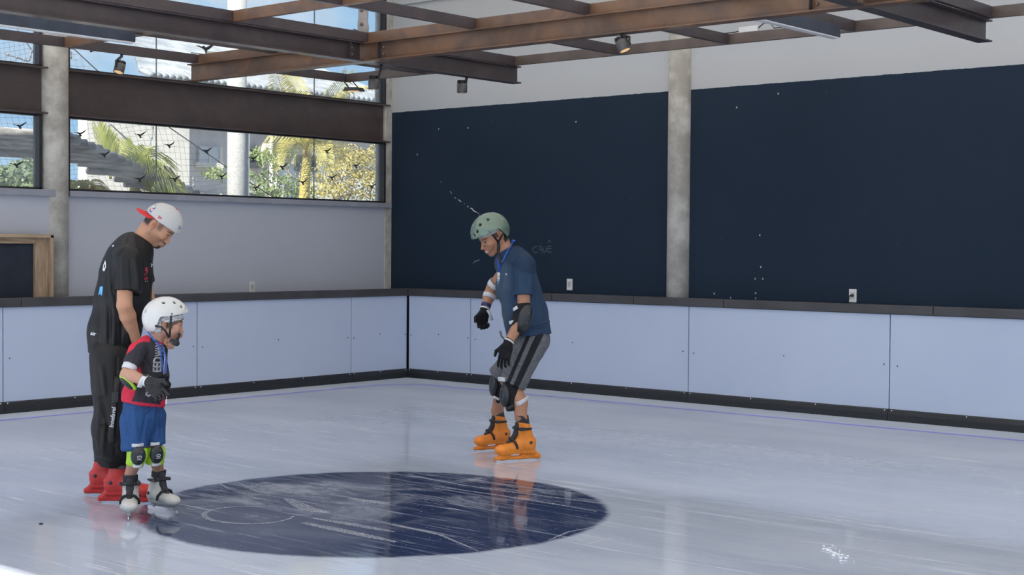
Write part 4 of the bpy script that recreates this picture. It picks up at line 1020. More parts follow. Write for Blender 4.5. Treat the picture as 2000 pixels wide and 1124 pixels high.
# ------------------------------------------------------------------ skates (x heel->toe, ground z=0, toe tip at +.31)
def boot_meshes(kind):
    if kind == 'solid':   # plastic rental boot with a moulded holder
        F = Fld((-.06, -.075, -.01), (.34, .075, .33), .0032); Y = (0, 1, 0)
        F.cap((.055, 0, .105), (.15, 0, .105), .046, .043, .02); F.cap((.15, 0, .100), (.250, 0, .082), .044, .034, .02, sq=(Y, 1.18)); F.ell((.262, 0, .080), (.046, .045, .032), None, .02); F.box((.15, 0, .062), (.13, .034, .012), None, .01, .012)
        F.cap((.060, 0, .11), (.102, 0, .265), .049, .047, .02); F.cap((.11, 0, .13), (.115, 0, .20), .042, .036, .03); F.ell((.055, 0, .135), (.052, .051, .030), None, .01)
        F.clip((.10, 0, .262), (-.22, 0, 1)); F.cap((.096, 0, .2), (.108, 0, .32), .040, .040, .002, 's')
        F.box((.145, 0, .024), (.170, .011, .013), None, .009, .008); F.cap((.245, 0, .03), (.235, 0, .06), .020, .026, .012, sq=((1, 0, 0), 1.7)); F.cap((-.005, 0, .032), (.045, 0, .068), .018, .026, .016, sq=((1, 0, 0), 1.5)); F.cap((.125, 0, .022), (.075, 0, .055), .012, .018, .012)
        F.cap((-.022, 0, .020), (.0, 0, .03), .011, .012, .008)
        return F.build('ice_skate', None)
    F = Fld((-.06, -.075, -.01), (.34, .075, .33), .0032); Y = (0, 1, 0)   # white soft boot
    F.cap((.055, 0, .11), (.15, 0, .108), .044, .042, .02); F.cap((.15, 0, .105), (.245, 0, .092), .043, .038, .02, sq=(Y, 1.15)); F.ell((.258, 0, .090), (.052, .050, .036), None, .02); F.box((.15, 0, .068), (.12, .034, .010), None, .01, .012)
    F.cap((.060, 0, .11), (.095, 0, .245), .049, .046, .02); F.cap((.115, 0, .13), (.118, 0, .19), .042, .034, .03); F.clip((.09, 0, .245), (.1, 0, 1)); F.cap((.09, 0, .19), (.105, 0, .3), .038, .038, .002, 's');
    F.cap((.24, 0, .03), (.235, 0, .065), .009, .022, .01, sq=((1, 0, 0), 1.6)); F.cap((.05, 0, .03), (.045, 0, .07), .009, .022, .01, sq=((1, 0, 0), 1.5))
    return F.build('ice_skate', None)
_boot = {}; ST = {}
def skate(parent, toe, heading, kind, mat_, sc=1., roll=0., wide=1.):
    """toe: local ground point under the toe tip; heading: local direction heel->toe"""
    f = Vector(heading); f.z = 0; f.normalize(); base = Vector(toe)-f*.31*sc
    T = frame(base, f, (0, 0, 1)) @ Matrix.Rotation(roll, 4, 'X') @ Matrix.Diagonal((sc, sc*wide, sc, 1))
    if kind not in _boot: _boot[kind] = boot_meshes(kind); o = _boot[kind]
    else: o = _boot[kind].copy(); COL.objects.link(o)
    if not o.data.materials: o.data.materials.append(mat_)
    ST[o.name] = T; o.parent = parent; o.matrix_local = T; o.material_slots[0].link = 'OBJECT'; o.material_slots[0].material = mat_
    b = MB(); b.prism([(-.015, .004), (.0, .0), (.29, .0), (.305, .006), (.30, .014), (-.01, .014)] if kind == 'solid' else [(-.02, .006), (.0, .0), (.29, .0), (.312, .012), (.305, .026), (.2, .034), (.08, .034), (-.02, .026)], (0, -.0022, 0), (0, .0022, 0), (1, 0, 0), (0, 0, 1)); b.build('blade', M['steelblade'], o)
    F = Fld((.0, -.07, .16), (.2, .07, .34), .004)
    F.cap((.090, 0, .2), (.116, 0, .335), .044, .047, 0); F.cap((.094, 0, .2), (.122, 0, .37), .037, .040, .002, 's'); F.clip((.1, 0, .315 if kind == 'solid' else .285), (0, 0, 1), .002); F.box((.10, .047, .335), (.03, .03, .045), np.array(Matrix.Rotation(.785, 3, 'Y')), .002, .002, 's'); F.box((.10, -.047, .335), (.03, .03, .045), np.array(Matrix.Rotation(.785, 3, 'Y')), .002, .002, 's')
    F.build('liner', M['sock'], o)
    F = Fld((.08, -.05, .08), (.26, .05, .3), .004); F.chain([((.138, 0, .255), .020), ((.150, 0, .195), .019), ((.178, 0, .150), .017), ((.215, 0, .126), .012)], .01, sq=((0, 1, 0), 1.15)); F.build('tongue', M['sock'], o)
    fr_ = lambda x, z, dx: Vector((x, 0, z))
    F = Fld((.0, -.08, .08), (.26, .08, .3), .0035)
    top = [(.062, -.049, .222), (.100, -.055, .222), (.140, -.044, .224), (.166, -.015, .226), (.166, .015, .226), (.140, .044, .224), (.100, .055, .222), (.062, .049, .222)]
    F.chain([(q, .0085) for q in top], .003)
    ins = [(.165, -.053, .095), (.172, -.052, .120), (.186, -.034, .148), (.194, -.012, .158), (.194, .012, .158), (.186, .034, .148), (.172, .052, .120), (.165, .053, .095)]
    F2 = Fld((.1, -.08, .06), (.26, .08, .2), .0035); F2.chain([(q, .009) for q in ins], .003)
    F.build('ankle_strap', M['strap_b'], o); F2.build('instep_strap', M['strap_b'], o)
    for s_ in (-1, 1):
        q = MB(); q.ball((.062, s_*.052, .128), (.012, .006, .012), 12); q.build('pivot_bolt', M['black'], o)
        q = MB(); q.box((.112, s_*.052-.009, .212), (.150, s_*.052+.009, .234)); q.build('buckle', M['black'], o, .004)
    return o
def knee_pad(Pn, par, thigh, knee, shin, front, r, rs, name='knee_pad', lime=False, capc=None, capr=(.034, .052, .088), axis=None):
    """sleeve round the joint with a moulded cap in front"""
    t, k_, s_ = map(A_, (thigh, knee, shin)); lo = np.minimum(np.minimum(t, k_), s_)-r-.06; hi = np.maximum(np.maximum(t, k_), s_)+r+.06
    fr_ = Vector(front).normalized(); ax = Vector(axis) if axis else (Vector(thigh)-Vector(shin)); H = frame((0, 0, 0), fr_, ax); R = np.array(H.to_3x3()); c = Vector(capc) if capc is not None else Vector(knee)+fr_*r
    F = Fld(lo, hi, .0035); F.cap(t, k_, r*1.02, r, .01); F.cap(k_, s_, r, rs, .01)
    dt = k_-t; ds = s_-k_; F.clip(t+dt*.35, -dt); F.clip(s_, ds)
    o = F.build(name, M['lime'] if lime else M['neoprene'], par)
    F = Fld(A_(c)-.13, A_(c)+.13, .003); F.ell(c, capr, R, 0); F.ell(c-fr_*capr[0]*1.2, (capr[0]*1.05, capr[1]*1.5, capr[2]*1.3), R, .003, 's')
    F.build('pad_cap', M['pad'], o)
    for z in (-.4, .4):
        q = MB(); q.ball(c+fr_*capr[0]*.86+H.to_3x3() @ Vector((0, .012, z*capr[2])), .006, 8); q.build('rivet', M['darkgrey'], o)
    return o

# ------------------------------------------------------------------ skater in the green helmet
def build_man():
    N = Person((1008, 900), (958, 882), 'man in green helmet and navy T-shirt skating bent forward in orange skates'); P = N.P; o = N.o
    psi, th = math.radians(25), math.radians(31); sc = 1.1
    f = Vector((-math.cos(psi)*math.cos(th), -math.sin(psi)*math.cos(th), -math.sin(th))); H = frame((0, 0, 0), f, (0, 0, 1))
    ear = H @ Vector((-.012*sc, .078*sc, 0)); O = P(976.5, 459.5, -.06)-ear; H = frame(O, f, (0, 0, 1))
    hipn, hipf = P(1042, 680, -.09), P(1034, 676, .09)
    kn, kf = P(1005, 762, -.17), P(978, 748, .17)
    # skates first: they fix the ankles
    tn = N.Z(966, 903.5); hn = N.Z(1051, 898.5); dn = hn-tn
    tf = N.Z(925.5, 883); df = N.Z(1000, 878)-tf
    S1 = skate(o, tn, -dn, 'solid', M['orange'], 1.06); S2 = skate(o, tf, -df, 'solid', M['orange2'], 1.0)
    an = ST[S1.name] @ Vector((.088, 0, .20)); af = ST[S2.name] @ Vector((.088, 0, .20)); fn_ = ST[S1.name] @ Vector((.15, 0, .11)); ff = ST[S2.name] @ Vector((.15, 0, .11))
    shn, shf = P(1023, 517, -.19), P(1000, 514, .18); eln, elf = P(1023, 617, -.25), P(961, 563, .27); wrn, wrf = P(992, 671, -.33), P(946, 607, .20)
    F = Fld((-.50, -.50, .0), (.42, .48, 1.86), .0034)
    head(F, H, sc, 1.0, 1.05, 1.0)
    F.cap(H @ Vector((-.035*sc, 0, -.035*sc)), P(992, 505), .056, .062, .02)
    F.cap(P(1000, 514), P(1012, 526), .075, .085, .04); F.cap(shn, shf, .050, .050, .04)
    F.cap(P(1012, 535), P(1024, 610), .105, .09, .04, sq=((0, 1, 0), 1.3)); F.cap(P(1024, 610), P(1040, 662), .09, .085, .04, sq=((0, 1, 0), 1.3))
    for sh, el, wr in ((shn, eln, wrn), (shf, elf, wrf)):
        F.cap(sh, el, .054, .043, .02); m_ = el.lerp(wr, .3); F.chain([(el, .043), (m_, .046), (wr, .030)], .012)
    for hp, k_, a_, ft, lt in ((hipn, kn, an, fn_, ST[S1.name] @ Vector((.116, 0, .30))), (hipf, kf, af, ff, ST[S2.name] @ Vector((.116, 0, .30)))):
        F.chain([(hp, .075), (k_, .058)], .02); l_ = lt; F.chain([(k_, .056), (k_.lerp(l_, .5)+Vector((.016, 0, 0)), .0565), (l_, .043), (a_, .036), (ft, .033)], .012)
    skin = (.43, .215, .13)
    def col(V):
        C = np.tile(np.array(skin), (len(V), 1)); n = vnoise(V, (30, 30, 30), 3)*.06+vnoise(V, (8, 8, 8), 5)*.06; C = C*(1+n[:, None])
        hairfn = lambda x, y, z: sm(-x, .010, .03)*sm(z, -.075, -.055)*(1-((np.abs(y) > .070)*(x > -.035)))+sm(z, .05, .055)+(x > -.0)*(x < .03)*(np.abs(y) > .05)*sm(z, -.012, .0)*.8
        return face_col(C, V, H, sc, skin, (.42, .16, .13), hair=(.018, .014, .013), hairfn=hairfn, stub=.16, browt=1.15, smile=1.)
    body = F.build('body', M['skin'], o, col)
    helmet(o, H @ Matrix.Translation((.014, 0, .016)) @ Matrix.Rotation(.03, 4, 'Y'), M['helm_g'], 1.04)
    # hair net edge
    R = np.array(H.to_3x3()); pH = lambda x, y, z: H @ Vector((x*sc, y*sc, z*sc)); c = np.array(O)
    F = Fld(c-.2, c+.22, .0035); F.ell(pH(-.006, 0, .036), (.101*sc, .081*sc, .092*sc), R, 0); Hi = np.array(H.inverted())
    F.fn(lambda X, Y, Z: -((Hi[2][0]*X+Hi[2][1]*Y+Hi[2][2]*Z+Hi[2][3])/sc-(.030+.05*np.maximum(0, ((Hi[0][0]*X+Hi[0][1]*Y+Hi[0][2]*Z+Hi[0][3])/sc)-.02)-.0))*sc)
    F.build('hair_net', M['net_w'], o)
    # strap
    mb = MB(); d = Vector((0, -.010, 0)); w0 = -.16
    Ps = lambda px, py: snap([P(px, py, -.3)], body, .004, (0, 1, 0))[0]
    a, b_, j, k2, e = P(961.5, 458, -.165), P(983, 456, -.15), Ps(973, 473), Ps(973.5, 484), P(972.5, 501, -.10)
    mb.tube([a, a.lerp(j, .5)+d*.6, j], .0085, 6, .35, side=(1, 0, .2)); st = mb.build('chin_strap', M['strap_b'], o)
    MB().tube([b_, b_.lerp(j, .5)+d, j], .0075, 6, .35, side=(1, 0, -.2)).build('ear_strap', M['strap_b'], st)
    MB().tube([j, k2, Ps(973.6, 494), P(974, 503, -.125), P(976, 509, -.15), P(979, 517, -.165)], [.011, .0115, .0115, .012, .011, .009], 6, .3, side=(1, 0, 0)).build('strap_tail', M['strap_b'], st)
    # T-shirt
    F = None
    F2 = Fld((-.32, -.50, .85), (.38, .40, 1.56), .0045)
    F = rebuild_man_shirt(F, F2, P, shn, shf, eln, elf)
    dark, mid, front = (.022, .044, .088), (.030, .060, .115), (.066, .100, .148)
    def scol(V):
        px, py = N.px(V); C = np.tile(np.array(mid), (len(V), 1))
        C = blend(C, sm(-px, -1003, -985)*sm(py, 505, 525)*.8, front)  # paler front: the light falling on it is put into the colour
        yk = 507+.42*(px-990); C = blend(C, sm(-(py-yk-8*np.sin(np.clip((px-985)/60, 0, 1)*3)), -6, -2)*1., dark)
        st_ = vnoise(V, (70, 70, 700), 11)*.16+vnoise(V, (300, 300, 300), 12)*.10
        return C*(1+st_[:, None])
    cr = creases(N, [(968, 512, 974, 640, .008, 2.5), (975, 530, 982, 640, -.009, 2.5), (983, 520, 990, 640, .009, 3), (992, 518, 996, 560, -.010, 2.5), (999, 516, 1004, 575, -.012, 2.5), (1041, 520, 1043, 600, -.010, 3), (1030, 640, 1072, 628, .009, 2.2), (1028, 648, 1070, 640, -.008, 2), (1046, 560, 1060, 625, .009, 4), (1012, 535, 1016, 572, .007, 3), (1026, 530, 1028, 572, -.006, 3), (1000, 600, 1000, 650, .008, 4)], .2)
    fd = folds(.007, (7, 7, 4.5), 21)
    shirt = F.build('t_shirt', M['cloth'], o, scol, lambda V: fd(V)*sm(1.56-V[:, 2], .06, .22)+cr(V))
    q = snap([P(989, 537.5, -.4)], shirt, .002, (0, 1, 0))[0]; MB().ball(q, (.007, .003, .007), 8).build('chest_badge', M['rivet'], shirt)
    # shorts
    F = Fld((-.28, -.36, .45), (.36, .36, 1.02), .0034)
    F.cap(P(1031, 640), P(1040, 664), .126, .126, .04, sq=((0, 1, 0), 1.22))
    F.chain([(P(1043, 668, -.09), .108), (P(1020, 706, -.125), .104), (P(1000, 753, -.165), .096)], .03); F.chain([(P(1038, 670, .09), .108), (P(1010, 700, .13), .10), (P(974, 736, .17), .090)], .03)
    h1a, h1b = P(976, 737, -.16), P(1022, 761, -.16); nn = (kn-hipn).normalized()
    c1_ = P(1000, 749, -.165); c2_ = P(968, 731, .17); n1 = A_((h1b-h1a).cross(Vector((0, 1, 0)))); n1 = n1/np.linalg.norm(n1)*(-1 if n1[2] > 0 else 1); n2 = A_((kf-hipf).normalized())
    def cutl(X, Y, Z):
        d1 = (X-c1_[0])*n1[0]+(Y-c1_[1])*n1[1]+(Z-c1_[2])*n1[2]; d2 = (X-c2_[0])*n2[0]+(Y-c2_[1])*n2[1]+(Z-c2_[2])*n2[2]
        return np.where(Y < .0, d1, d2)
    F.fn(cutl); F.clip(P(1036, 630), (0, 0, 1))
    g1, g2, bk = (.145, .150, .165), (.10, .105, .115), (.016, .018, .022)
    def hcol(V):
        px, py = N.px(V); t = (py-655)/86.; C = np.tile(np.array(g1), (len(V), 1))*(1+vnoise(V, (260, 260, 120), 5)*.30+vnoise(V, (90, 90, 90), 6)*.16)[:, None]
        nearm = (V[:, 1] < -.03)
        c1 = 1032.5-37*t; C = blend(C, nearm*(1-sm(np.abs(px-c1), 3.4, 4.6)), bk)
        c2 = 1054-40*t; w2 = 7.5-1.2*t; C = blend(C, nearm*(1-sm(np.abs(px-c2), w2-.6, w2+.6)), bk)
        hem_ = np.abs(py-(737+.52*(px-976)-13)); C = blend(C, nearm*(hem_ < .9)*.5, (.05, .05, .055))
        return C
    cr2 = creases(N, [(1000, 690, 1020, 700, -.008, 2), (990, 715, 1010, 722, -.008, 2), (1040, 665, 1030, 695, -.007, 2), (1062, 665, 1048, 700, .008, 3), (1000, 705, 1006, 735, .007, 3)], .2)
    fd2 = folds(.007, (9, 9, 6), 31); F.build('shorts', M['cloth'], o, hcol, lambda V: fd2(V)+cr2(V))
    cord = P(988, 652, -.15); MB().tube([P(977, 648, -.14), P(979, 657, -.17), P(986, 664, -.18)], .012, 8, .6).build('waist_bag_edge', mat('grey_cord', (.16, .19, .21), .5), o)
    # gloves
    for wr, el, dv, td, cu, m_, fi in ((wrn, eln, P(981, 714, -.34)-wrn, Vector((-1, .25, -.25)), .34, 'glove', 0), (wrf, elf, P(938, 650, .16)-wrf, Vector((-.8, -.55, .0)), .62, 'glove', .25)):
        dv = Vector(dv); F = Fld(A_(wr)-.24, A_(wr)+.24, .003); hand(F, wr+dv.normalized()*.005, dv, td, 1.13, cu, .05, fi, flip=fi > 0)
        F.cap(wr-(wr-el).normalized()*.012, wr+dv.normalized()*.02, .036, .034, .008)
        gl = F.build('glove', M[m_], o); t = (wr-el).normalized(); band('cuff_edge', wr-t*.022, wr-t*.010, .038, .038, M['white_plastic'], gl, .006)
    t = (wrf-elf).normalized(); band('wristband', wrf-t*.055, wrf-t*.030, .039, .038, M['navyband'], o, .004)
    MB().tube([P(952, 606, .16), P(956.5, 614, .15), P(961.5, 626, .15)], .010, 6, .15, side=(1, 0, 0)).build('wristband_tail', mat('clear_tape', (.55, .58, .60), .3), o)
    # elbow pads
    F = Fld(A_(eln)-.2, A_(eln)+.2, .0035); a, b_ = P(1020, 594, -.235), P(1008, 650, -.28); F.chain([(a, .058), (eln+Vector((-.012, -.0, 0)), .062), (b_, .054)], .01); F.clip(a, a-eln); F.clip(b_, b_-eln)
    ep = F.build('elbow_pad', M['neoprene'], o); c = P(1025.5, 622, -.315); ax = P(1031, 597, 0)-P(1016, 650, 0); Hc = frame((0, 0, 0), Vector((.25, -1, .05)), ax)
    F = Fld(A_(c)-.14, A_(c)+.14, .003); F.ell(c, (.032, .052, .100), np.array(Hc.to_3x3()), 0); F.build('pad_cap', M['pad'], ep)
    for z in (-.035, .04): q = MB(); q.ball(c+Hc.to_3x3() @ Vector((.029, .012, z)), .007, 8); q.build('rivet', M['darkgrey'], ep)
    for (x0, y0, x1, y1) in ((1010.5, 600, 1003.5, 605), (1007, 628, 996, 631)):
        p0 = P(x0, y0, -.30); p1 = P(x1, y1, -.275); MB().tube([p0, p0.lerp(p1, .6)+Vector((0, -.006, 0)), p1, p1+Vector((-.004, .05, 0))], .013, 8, .25, side=(0, 0, 1)).build('elbow_strap', M['strap_w'], ep)
    t = (wrf-elf).normalized(); u0 = shf.lerp(elf, .78); tt = (elf-shf).normalized()
    band('elbow_strap', elf+t*.055, elf+t*.09, .0505, .0485, M['strap_w'], o, .004); band('elbow_strap', elf-tt*.055, elf-tt*.015, .056, .054, M['strap_w'], o, .004)
    F = Fld(A_(elf)-.15, A_(elf)+.15, .004); F.ell(elf+Vector((.0, .035, .02)), (.036, .035, .05), None, 0); F.build('elbow_pad', M['pad'], o)
    # knee pads
    kp = knee_pad(N, o, P(1000, 735, -.17), P(1000, 768, -.18), P(1004, 803, -.20), (-1, -.55, .12), .064, .054, capc=P(986, 772, -.215), axis=P(979, 752)-P(992, 795))
    kq = knee_pad(N, o, P(974, 725, .17), P(974, 752, .17), P(984, 784, .17), (-1, -.3, .12), .060, .055, capc=P(964.5, 752, .14), axis=P(957, 730)-P(970, 776))
    MB().tube([P(1009, 790.5, -.262), P(1015, 788.5, -.268), P(1022, 784.5, -.262), P(1027.5, 780.5, -.24), P(1031, 777, -.20), P(1030, 777, -.16)], .017, 8, .22, side=(0, -.1, 1)).build('knee_strap', M['strap_w'], kp)
    MB().tube([P(973, 741, -.21), P(979.5, 741.5, -.245), P(987, 742.5, -.245)], .016, 8, .25, side=(0, 0, 1)).build('knee_strap', M['strap_w'], kp)
    MB().tube([P(988, 799, -.25), P(996, 797, -.255), P(1003, 793, -.26)], .014, 8, .4, side=(0, 0, 1)).build('pad_strap', M['strap_b'], kp)
    MB().tube([P(963.5, 775, .10), P(969, 778, .095), P(974.5, 781, .10)], .009, 8, .3, side=(0, 0, 1)).build('knee_strap', M['strap_w'], kq)
    # lanyard and card
    pts = [P(1003, 471, .0), P(1000, 476, -.07), P(994, 487, -.10), P(987, 500, -.14), P(981, 513, -.17), P(976, 527, -.2)]
    pts = pts[:2]+snap([P(994, 487, -.4), P(987, 500, -.4), P(982, 511, -.4), P(976, 526, -.4)], shirt, .008, (0, 1, 0)) if True else pts
    la = MB().tube(pts, .0072, 6, .4, side=(1, 0, 1)).build('lanyard', M['lany'], o)
    MB().tube(snap([P(971, 503, -.4), P(972.5, 514, -.4), P(975, 527, -.4), P(974.5, 533, -.4)], shirt, .008, (0, 1, 0)), .0065, 6, .4, side=(1, 0, 0)).build('lanyard_cord', M['lany'], la)
    MB().tube([P(999, 473, -.01), P(1003, 470, -.02), P(1006, 472, -.02)], .008, 6).build('lanyard_knot', M['lany'], la)
    q0 = snap([P(974.5, 543, -.4)], shirt, .012, (0, 1, 0))[0]; Hc = Matrix.Translation(q0) @ Matrix.Rotation(-.35, 4, 'Z')
    MB().box((-.012, -.002, -.034), (.012, .002, .032), Hc).build('badge_card', mat('card_white', (.72, .75, .80), .4, .02), la)
    MB().prism([(.0, .012), (.006, .004), (.002, -.002), (.005, -.014), (-.004, -.006), (-.002, .004)], Hc @ Vector((0, -.003, .002)), Hc @ Vector((0, -.0035, .002)), Hc.to_3x3() @ Vector((1, 0, 0)), (0, 0, 1)).build('badge_mark', M['black'], la)
    MB().box((-.009, -.0035, -.030), (.009, -.002, -.017), Hc).build('badge_stripe', mat('badge_blue', (.16, .38, .66), .4), la)
    MB().box((-.011, -.002, -.068), (.011, .002, -.038), Hc).build('badge_holder', mat('badge_pale_blue', (.20, .36, .55), .4, .3, 60), la)
    # lettering on the near boot
    Hb = ST[S1.name]
    return N
M['orange'] = mat('orange_plastic', (.86, .26, .022), .42, .06, 12); M['orange2'] = mat('deep_orange_plastic', (.80, .23, .02), .42, .06, 12)
M['helm_g'] = (lambda t: t.out(t.pbsdf(Base_Color=t.mix(t.noise(t.coord(), 3), (.14, .20, .155), (.19, .26, .205)), Roughness=.30, Metallic=.35, Coat_Weight=.3)))(NT('green_helmet_shell'))
M['navyband'] = mat('navy_wristband', (.03, .035, .14), .5)
def rebuild_man_shirt(F, F2, P, shn, shf, eln, elf):
    F = F2
    F.cap(P(996, 510), P(1012, 522), .112, .118, .05); F.cap(P(1009, 528), P(1013, 563), .135, .146, .04, sq=((0, 1, 0), 1.28)); F.cap(P(1013, 563), P(1025, 612), .148, .161, .05, sq=((0, 1, 0), 1.25)); F.cap(P(1025, 612), P(1033, 658), .161, .165, .05, sq=((0, 1, 0), 1.22))
    F.cap(P(1006, 506), shn+Vector((.01, .03, .0)), .085, .068, .05); F.cap(P(998, 506), shf+Vector((.01, -.03, .0)), .08, .064, .05)
    hem0, hem1 = P(986, 657), P(1076, 651); nn = (hem1-hem0).cross(Vector((0, 1, 0))); nn = nn if nn.z < 0 else -nn; F.clip(P(1031, 654.5), nn)
    for sh, el, fr_, r0, r1 in ((shn, eln, .60, .072, .067), (shf, elf, .42, .060, .058)):
        G_ = Fld(F.lo, F.lo+(F.n-1)*F.h-1e-6, F.h); G_.cap(sh+Vector((.008, 0, 0)), sh.lerp(el, fr_+.25), r0, r1, .0); G_.clip(sh.lerp(el, fr_), el-sh)
        o = F.d; d = G_.d; k = .03; hh = np.clip(.5+.5*(o-d)/k, 0, 1); F.d = o*(1-hh)+d*hh-k*hh*(1-hh)
    F.cap(P(984, 482), P(990, 503), .068, .062, .006, 's'); return F
build_man()

# ------------------------------------------------------------------ man in black with a backwards cap
M['red'] = mat('red_plastic', (.62, .035, .030), .42, .08, 12); M['cap_c'] = mat('pale_grey_twill', (.50, .50, .49), .85, .015, 60, bump=.1, bscale=300); M['cap_red'] = mat('red_twill', (.60, .02, .025), .7, .06, 60)
M['print_w'] = mat('white_print', (.72, .74, .78), .6, .05, 40); M['print_b'] = mat('light_blue_print', (.12, .45, .78), .6, .05, 40); M['print_r'] = mat('red_print', (.62, .03, .07), .6, .05, 40); M['print_blue'] = mat('blue_thread', (.03, .10, .45), .7, .05, 60)
def build_instructor():
    N = Person((246, 984), (225, 968), 'man in black T-shirt and backwards grey cap looking down behind the child, in red skates'); P = N.P; o = N.o
    psi, th = math.radians(15), math.radians(42); sc = 1.0
    f = Vector((math.cos(psi)*math.cos(th), -math.sin(psi)*math.cos(th), -math.sin(th))); H = frame((0, 0, 0), f, (0, 0, 1))
    ear = H @ Vector((-.014, -.081, 0)); O = P(299.6, 439, -.07)-ear; H = frame(O, f, (0, 0, 1))
    tn, hn = N.Z(292, 984.5), N.Z(202, 982.5); tf, hf = N.Z(262, 970.5), N.Z(174, 967.5)
    S1 = skate(o, hn+(tn-hn).normalized()*.31*1.0, tn-hn, 'solid', M['red'], 1.0); S2 = skate(o, hf+(tf-hf).normalized()*.31, tf-hf, 'solid', M['red'], 1.0)
    shn, shf = P(247, 506, -.19), P(268, 508, .17); eln, elf = P(243, 597, -.25), P(292, 600, .16); wrn, wrf = P(266, 670, -.12), P(316, 664, -.02)
    F = Fld((-.36, -.42, .06), (.40, .36, 1.90), .0034)
    head(F, H, sc, .93, 1.03)
    F.cap(H @ Vector((-.035, 0, -.035)), P(268, 484), .055, .062, .02); F.cap(P(262, 492), P(256, 506), .085, .09, .05); F.cap(shn, shf, .05, .05, .05)
    F.cap(P(254, 515), P(232, 620), .105, .09, .04, sq=((0, 1, 0), 1.35)); F.cap(P(232, 620), P(216, 690), .09, .095, .04, sq=((0, 1, 0), 1.3))
    for sh, el, wr in ((shn, eln, wrn), (shf, elf, wrf)):
        F.cap(sh, el, .053, .044, .02); m_ = el.lerp(wr, .28); F.chain([(el, .044), (m_, .047), (wr, .029)], .012)
    for S_, hp, kn in ((S1, P(216, 700, -.09), P(217, 815, -.11)), (S2, P(212, 696, .09), P(206, 805, .10))):
        an = ST[S_.name] @ Vector((.108, 0, .29)); a2 = ST[S_.name] @ Vector((.09, 0, .15)); ft = ST[S_.name] @ Vector((.15, 0, .11))
        F.chain([(hp, .08), (kn, .055), (an, .042), (a2, .035), (ft, .033)], .015)
    hand(F, wrn, P(285, 712, -.08)-wrn, Vector((.8, -.2, .4)), .98, .5, .06, .1, flip=False)
    hand(F, wrf, P(329, 672, -.16)-wrf, Vector((.1, -.3, 1)), .98, .45, .06, .1, flip=True)
    skin = (.52, .275, .17)
    def col(V):
        C = np.tile(np.array(skin), (len(V), 1)); n = vnoise(V, (30, 30, 30), 3)*.06+vnoise(V, (8, 8, 8), 5)*.06; C = C*(1+n[:, None])
        hairfn = lambda x, y, z: sm(-x, .030, .05)*sm(z, -.045, -.02)*(1-(np.abs(y) > .072)*(x > -.04))+.7*sm(x, -.0, .012)*sm(-x, -.050, -.030)*sm(z, -.020, .004)*(np.abs(y) > .05)*sm(x+z*.3, .0, .02)
        return face_col(C, V, H, sc, skin, (.42, .19, .15), hair=(.030, .022, .018), hairfn=hairfn, stub=.20, goatee=(.03, .022, .018), browt=1.2)
    body = F.build('body', M['skin'], o, col)
    q = MB(); e_ = H @ Vector((-.006, -.087, -.037)); q.ball(e_, (.004, .004, .006), 8); q.build('earring', M['steelblade'], o)
    # cap worn backwards
    R = np.array(H.to_3x3()); pH = lambda x, y, z: H @ Vector((x, y, z)); c = np.array(O); Hi = np.array(H.inverted())
    hx = lambda i, X, Y, Z: Hi[i][0]*X+Hi[i][1]*Y+Hi[i][2]*Z+Hi[i][3]
    F = Fld(c-.2, c+.24, .003); F.ell(pH(.006, 0, .053), (.117, .090, .098), R, 0); F.ell(pH(.003, 0, .035), (.112, .086, .06), R, .03)
    F.fn(lambda X, Y, Z: (.030+.09*np.clip(hx(0, X, Y, Z), -.12, .12)+.006)-hx(2, X, Y, Z))
    fd = folds(.0025, (14, 14, 14), 51); cap_ = F.build('backwards_cap', M['cap_c'], o, None, fd)
    # bill at the back
    vs = []; fs = []; na, nb_ = 17, 5
    for lay in (0, 1):
        for i in range(na):
            a = -1.25+2.5*i/(na-1)
            for j in range(nb_):
                t = j/(nb_-1); r0 = Vector((-.102*math.cos(a)+.008, .087*math.sin(a), .046-.018*math.cos(a))); w = .075*math.cos(a)**.7
                q = r0+Vector((-w*t, .012*t*math.sin(a), -.030*t*math.cos(a)-.018*t*abs(math.sin(a))+(0 if lay else -.004))); vs.append(pH(*q))
    n_ = na*nb_
    for i in range(na-1):
        for j in range(nb_-1):
            a = i*nb_+j; fs += [(a, a+1, a+nb_+1, a+nb_), (n_+a, n_+a+nb_, n_+a+nb_+1, n_+a+1)]
        a = i*nb_+nb_-1; fs.append((a, a+nb_, n_+a+nb_, n_+a)[::-1]); a = i*nb_; fs.append((a, a+nb_, n_+a+nb_, n_+a))
    m_ = MB(); m_.add(vs, fs, True); m_.build('bill', M['cap_red'], cap_)
    m_ = MB(); m_.ball(pH(.012, 0, .150), (.010, .010, .005), 10, H.to_3x3()); m_.build('button', M['cap_red'], cap_)
    z6 = lambda pts: [(230+x/9.367, 380+y/9.367) for x, y in pts]
    tw = (0, 1, 0)
    patch('flag_logo', [z6([(768, 372), (780, 376), (758, 428), (748, 424)]), z6([(748, 418), (820, 432), (820, 440), (748, 428)]), z6([(772, 374), (826, 424), (820, 434), (768, 386)]), z6([(782, 398), (792, 402), (786, 424), (778, 420)]), z6([(796, 408), (806, 412), (802, 428), (793, 424)])], M['print_r'], cap_, cap_, tw, P, -.3, .0045)
    patch('embroidered_mark', [z6([(606, 256), (632, 268), (634, 302), (612, 312), (596, 292), (592, 270)])], M['print_blue'], cap_, cap_, tw, P, -.3, .0045)
    patch('embroidered_mark', [z6([(690, 175), (716, 160), (712, 180), (694, 190)]), z6([(650, 235), (680, 228), (676, 245), (652, 252)]), z6([(600, 262), (622, 240), (626, 256), (606, 276)])], M['cap_red'], cap_, cap_, tw, P, -.3, .0045)
    patch('embroidered_mark', [z6([(682, 225), (702, 220), (700, 245), (680, 248)])], M['print_blue'], cap_, cap_, tw, P, -.3, .0035)
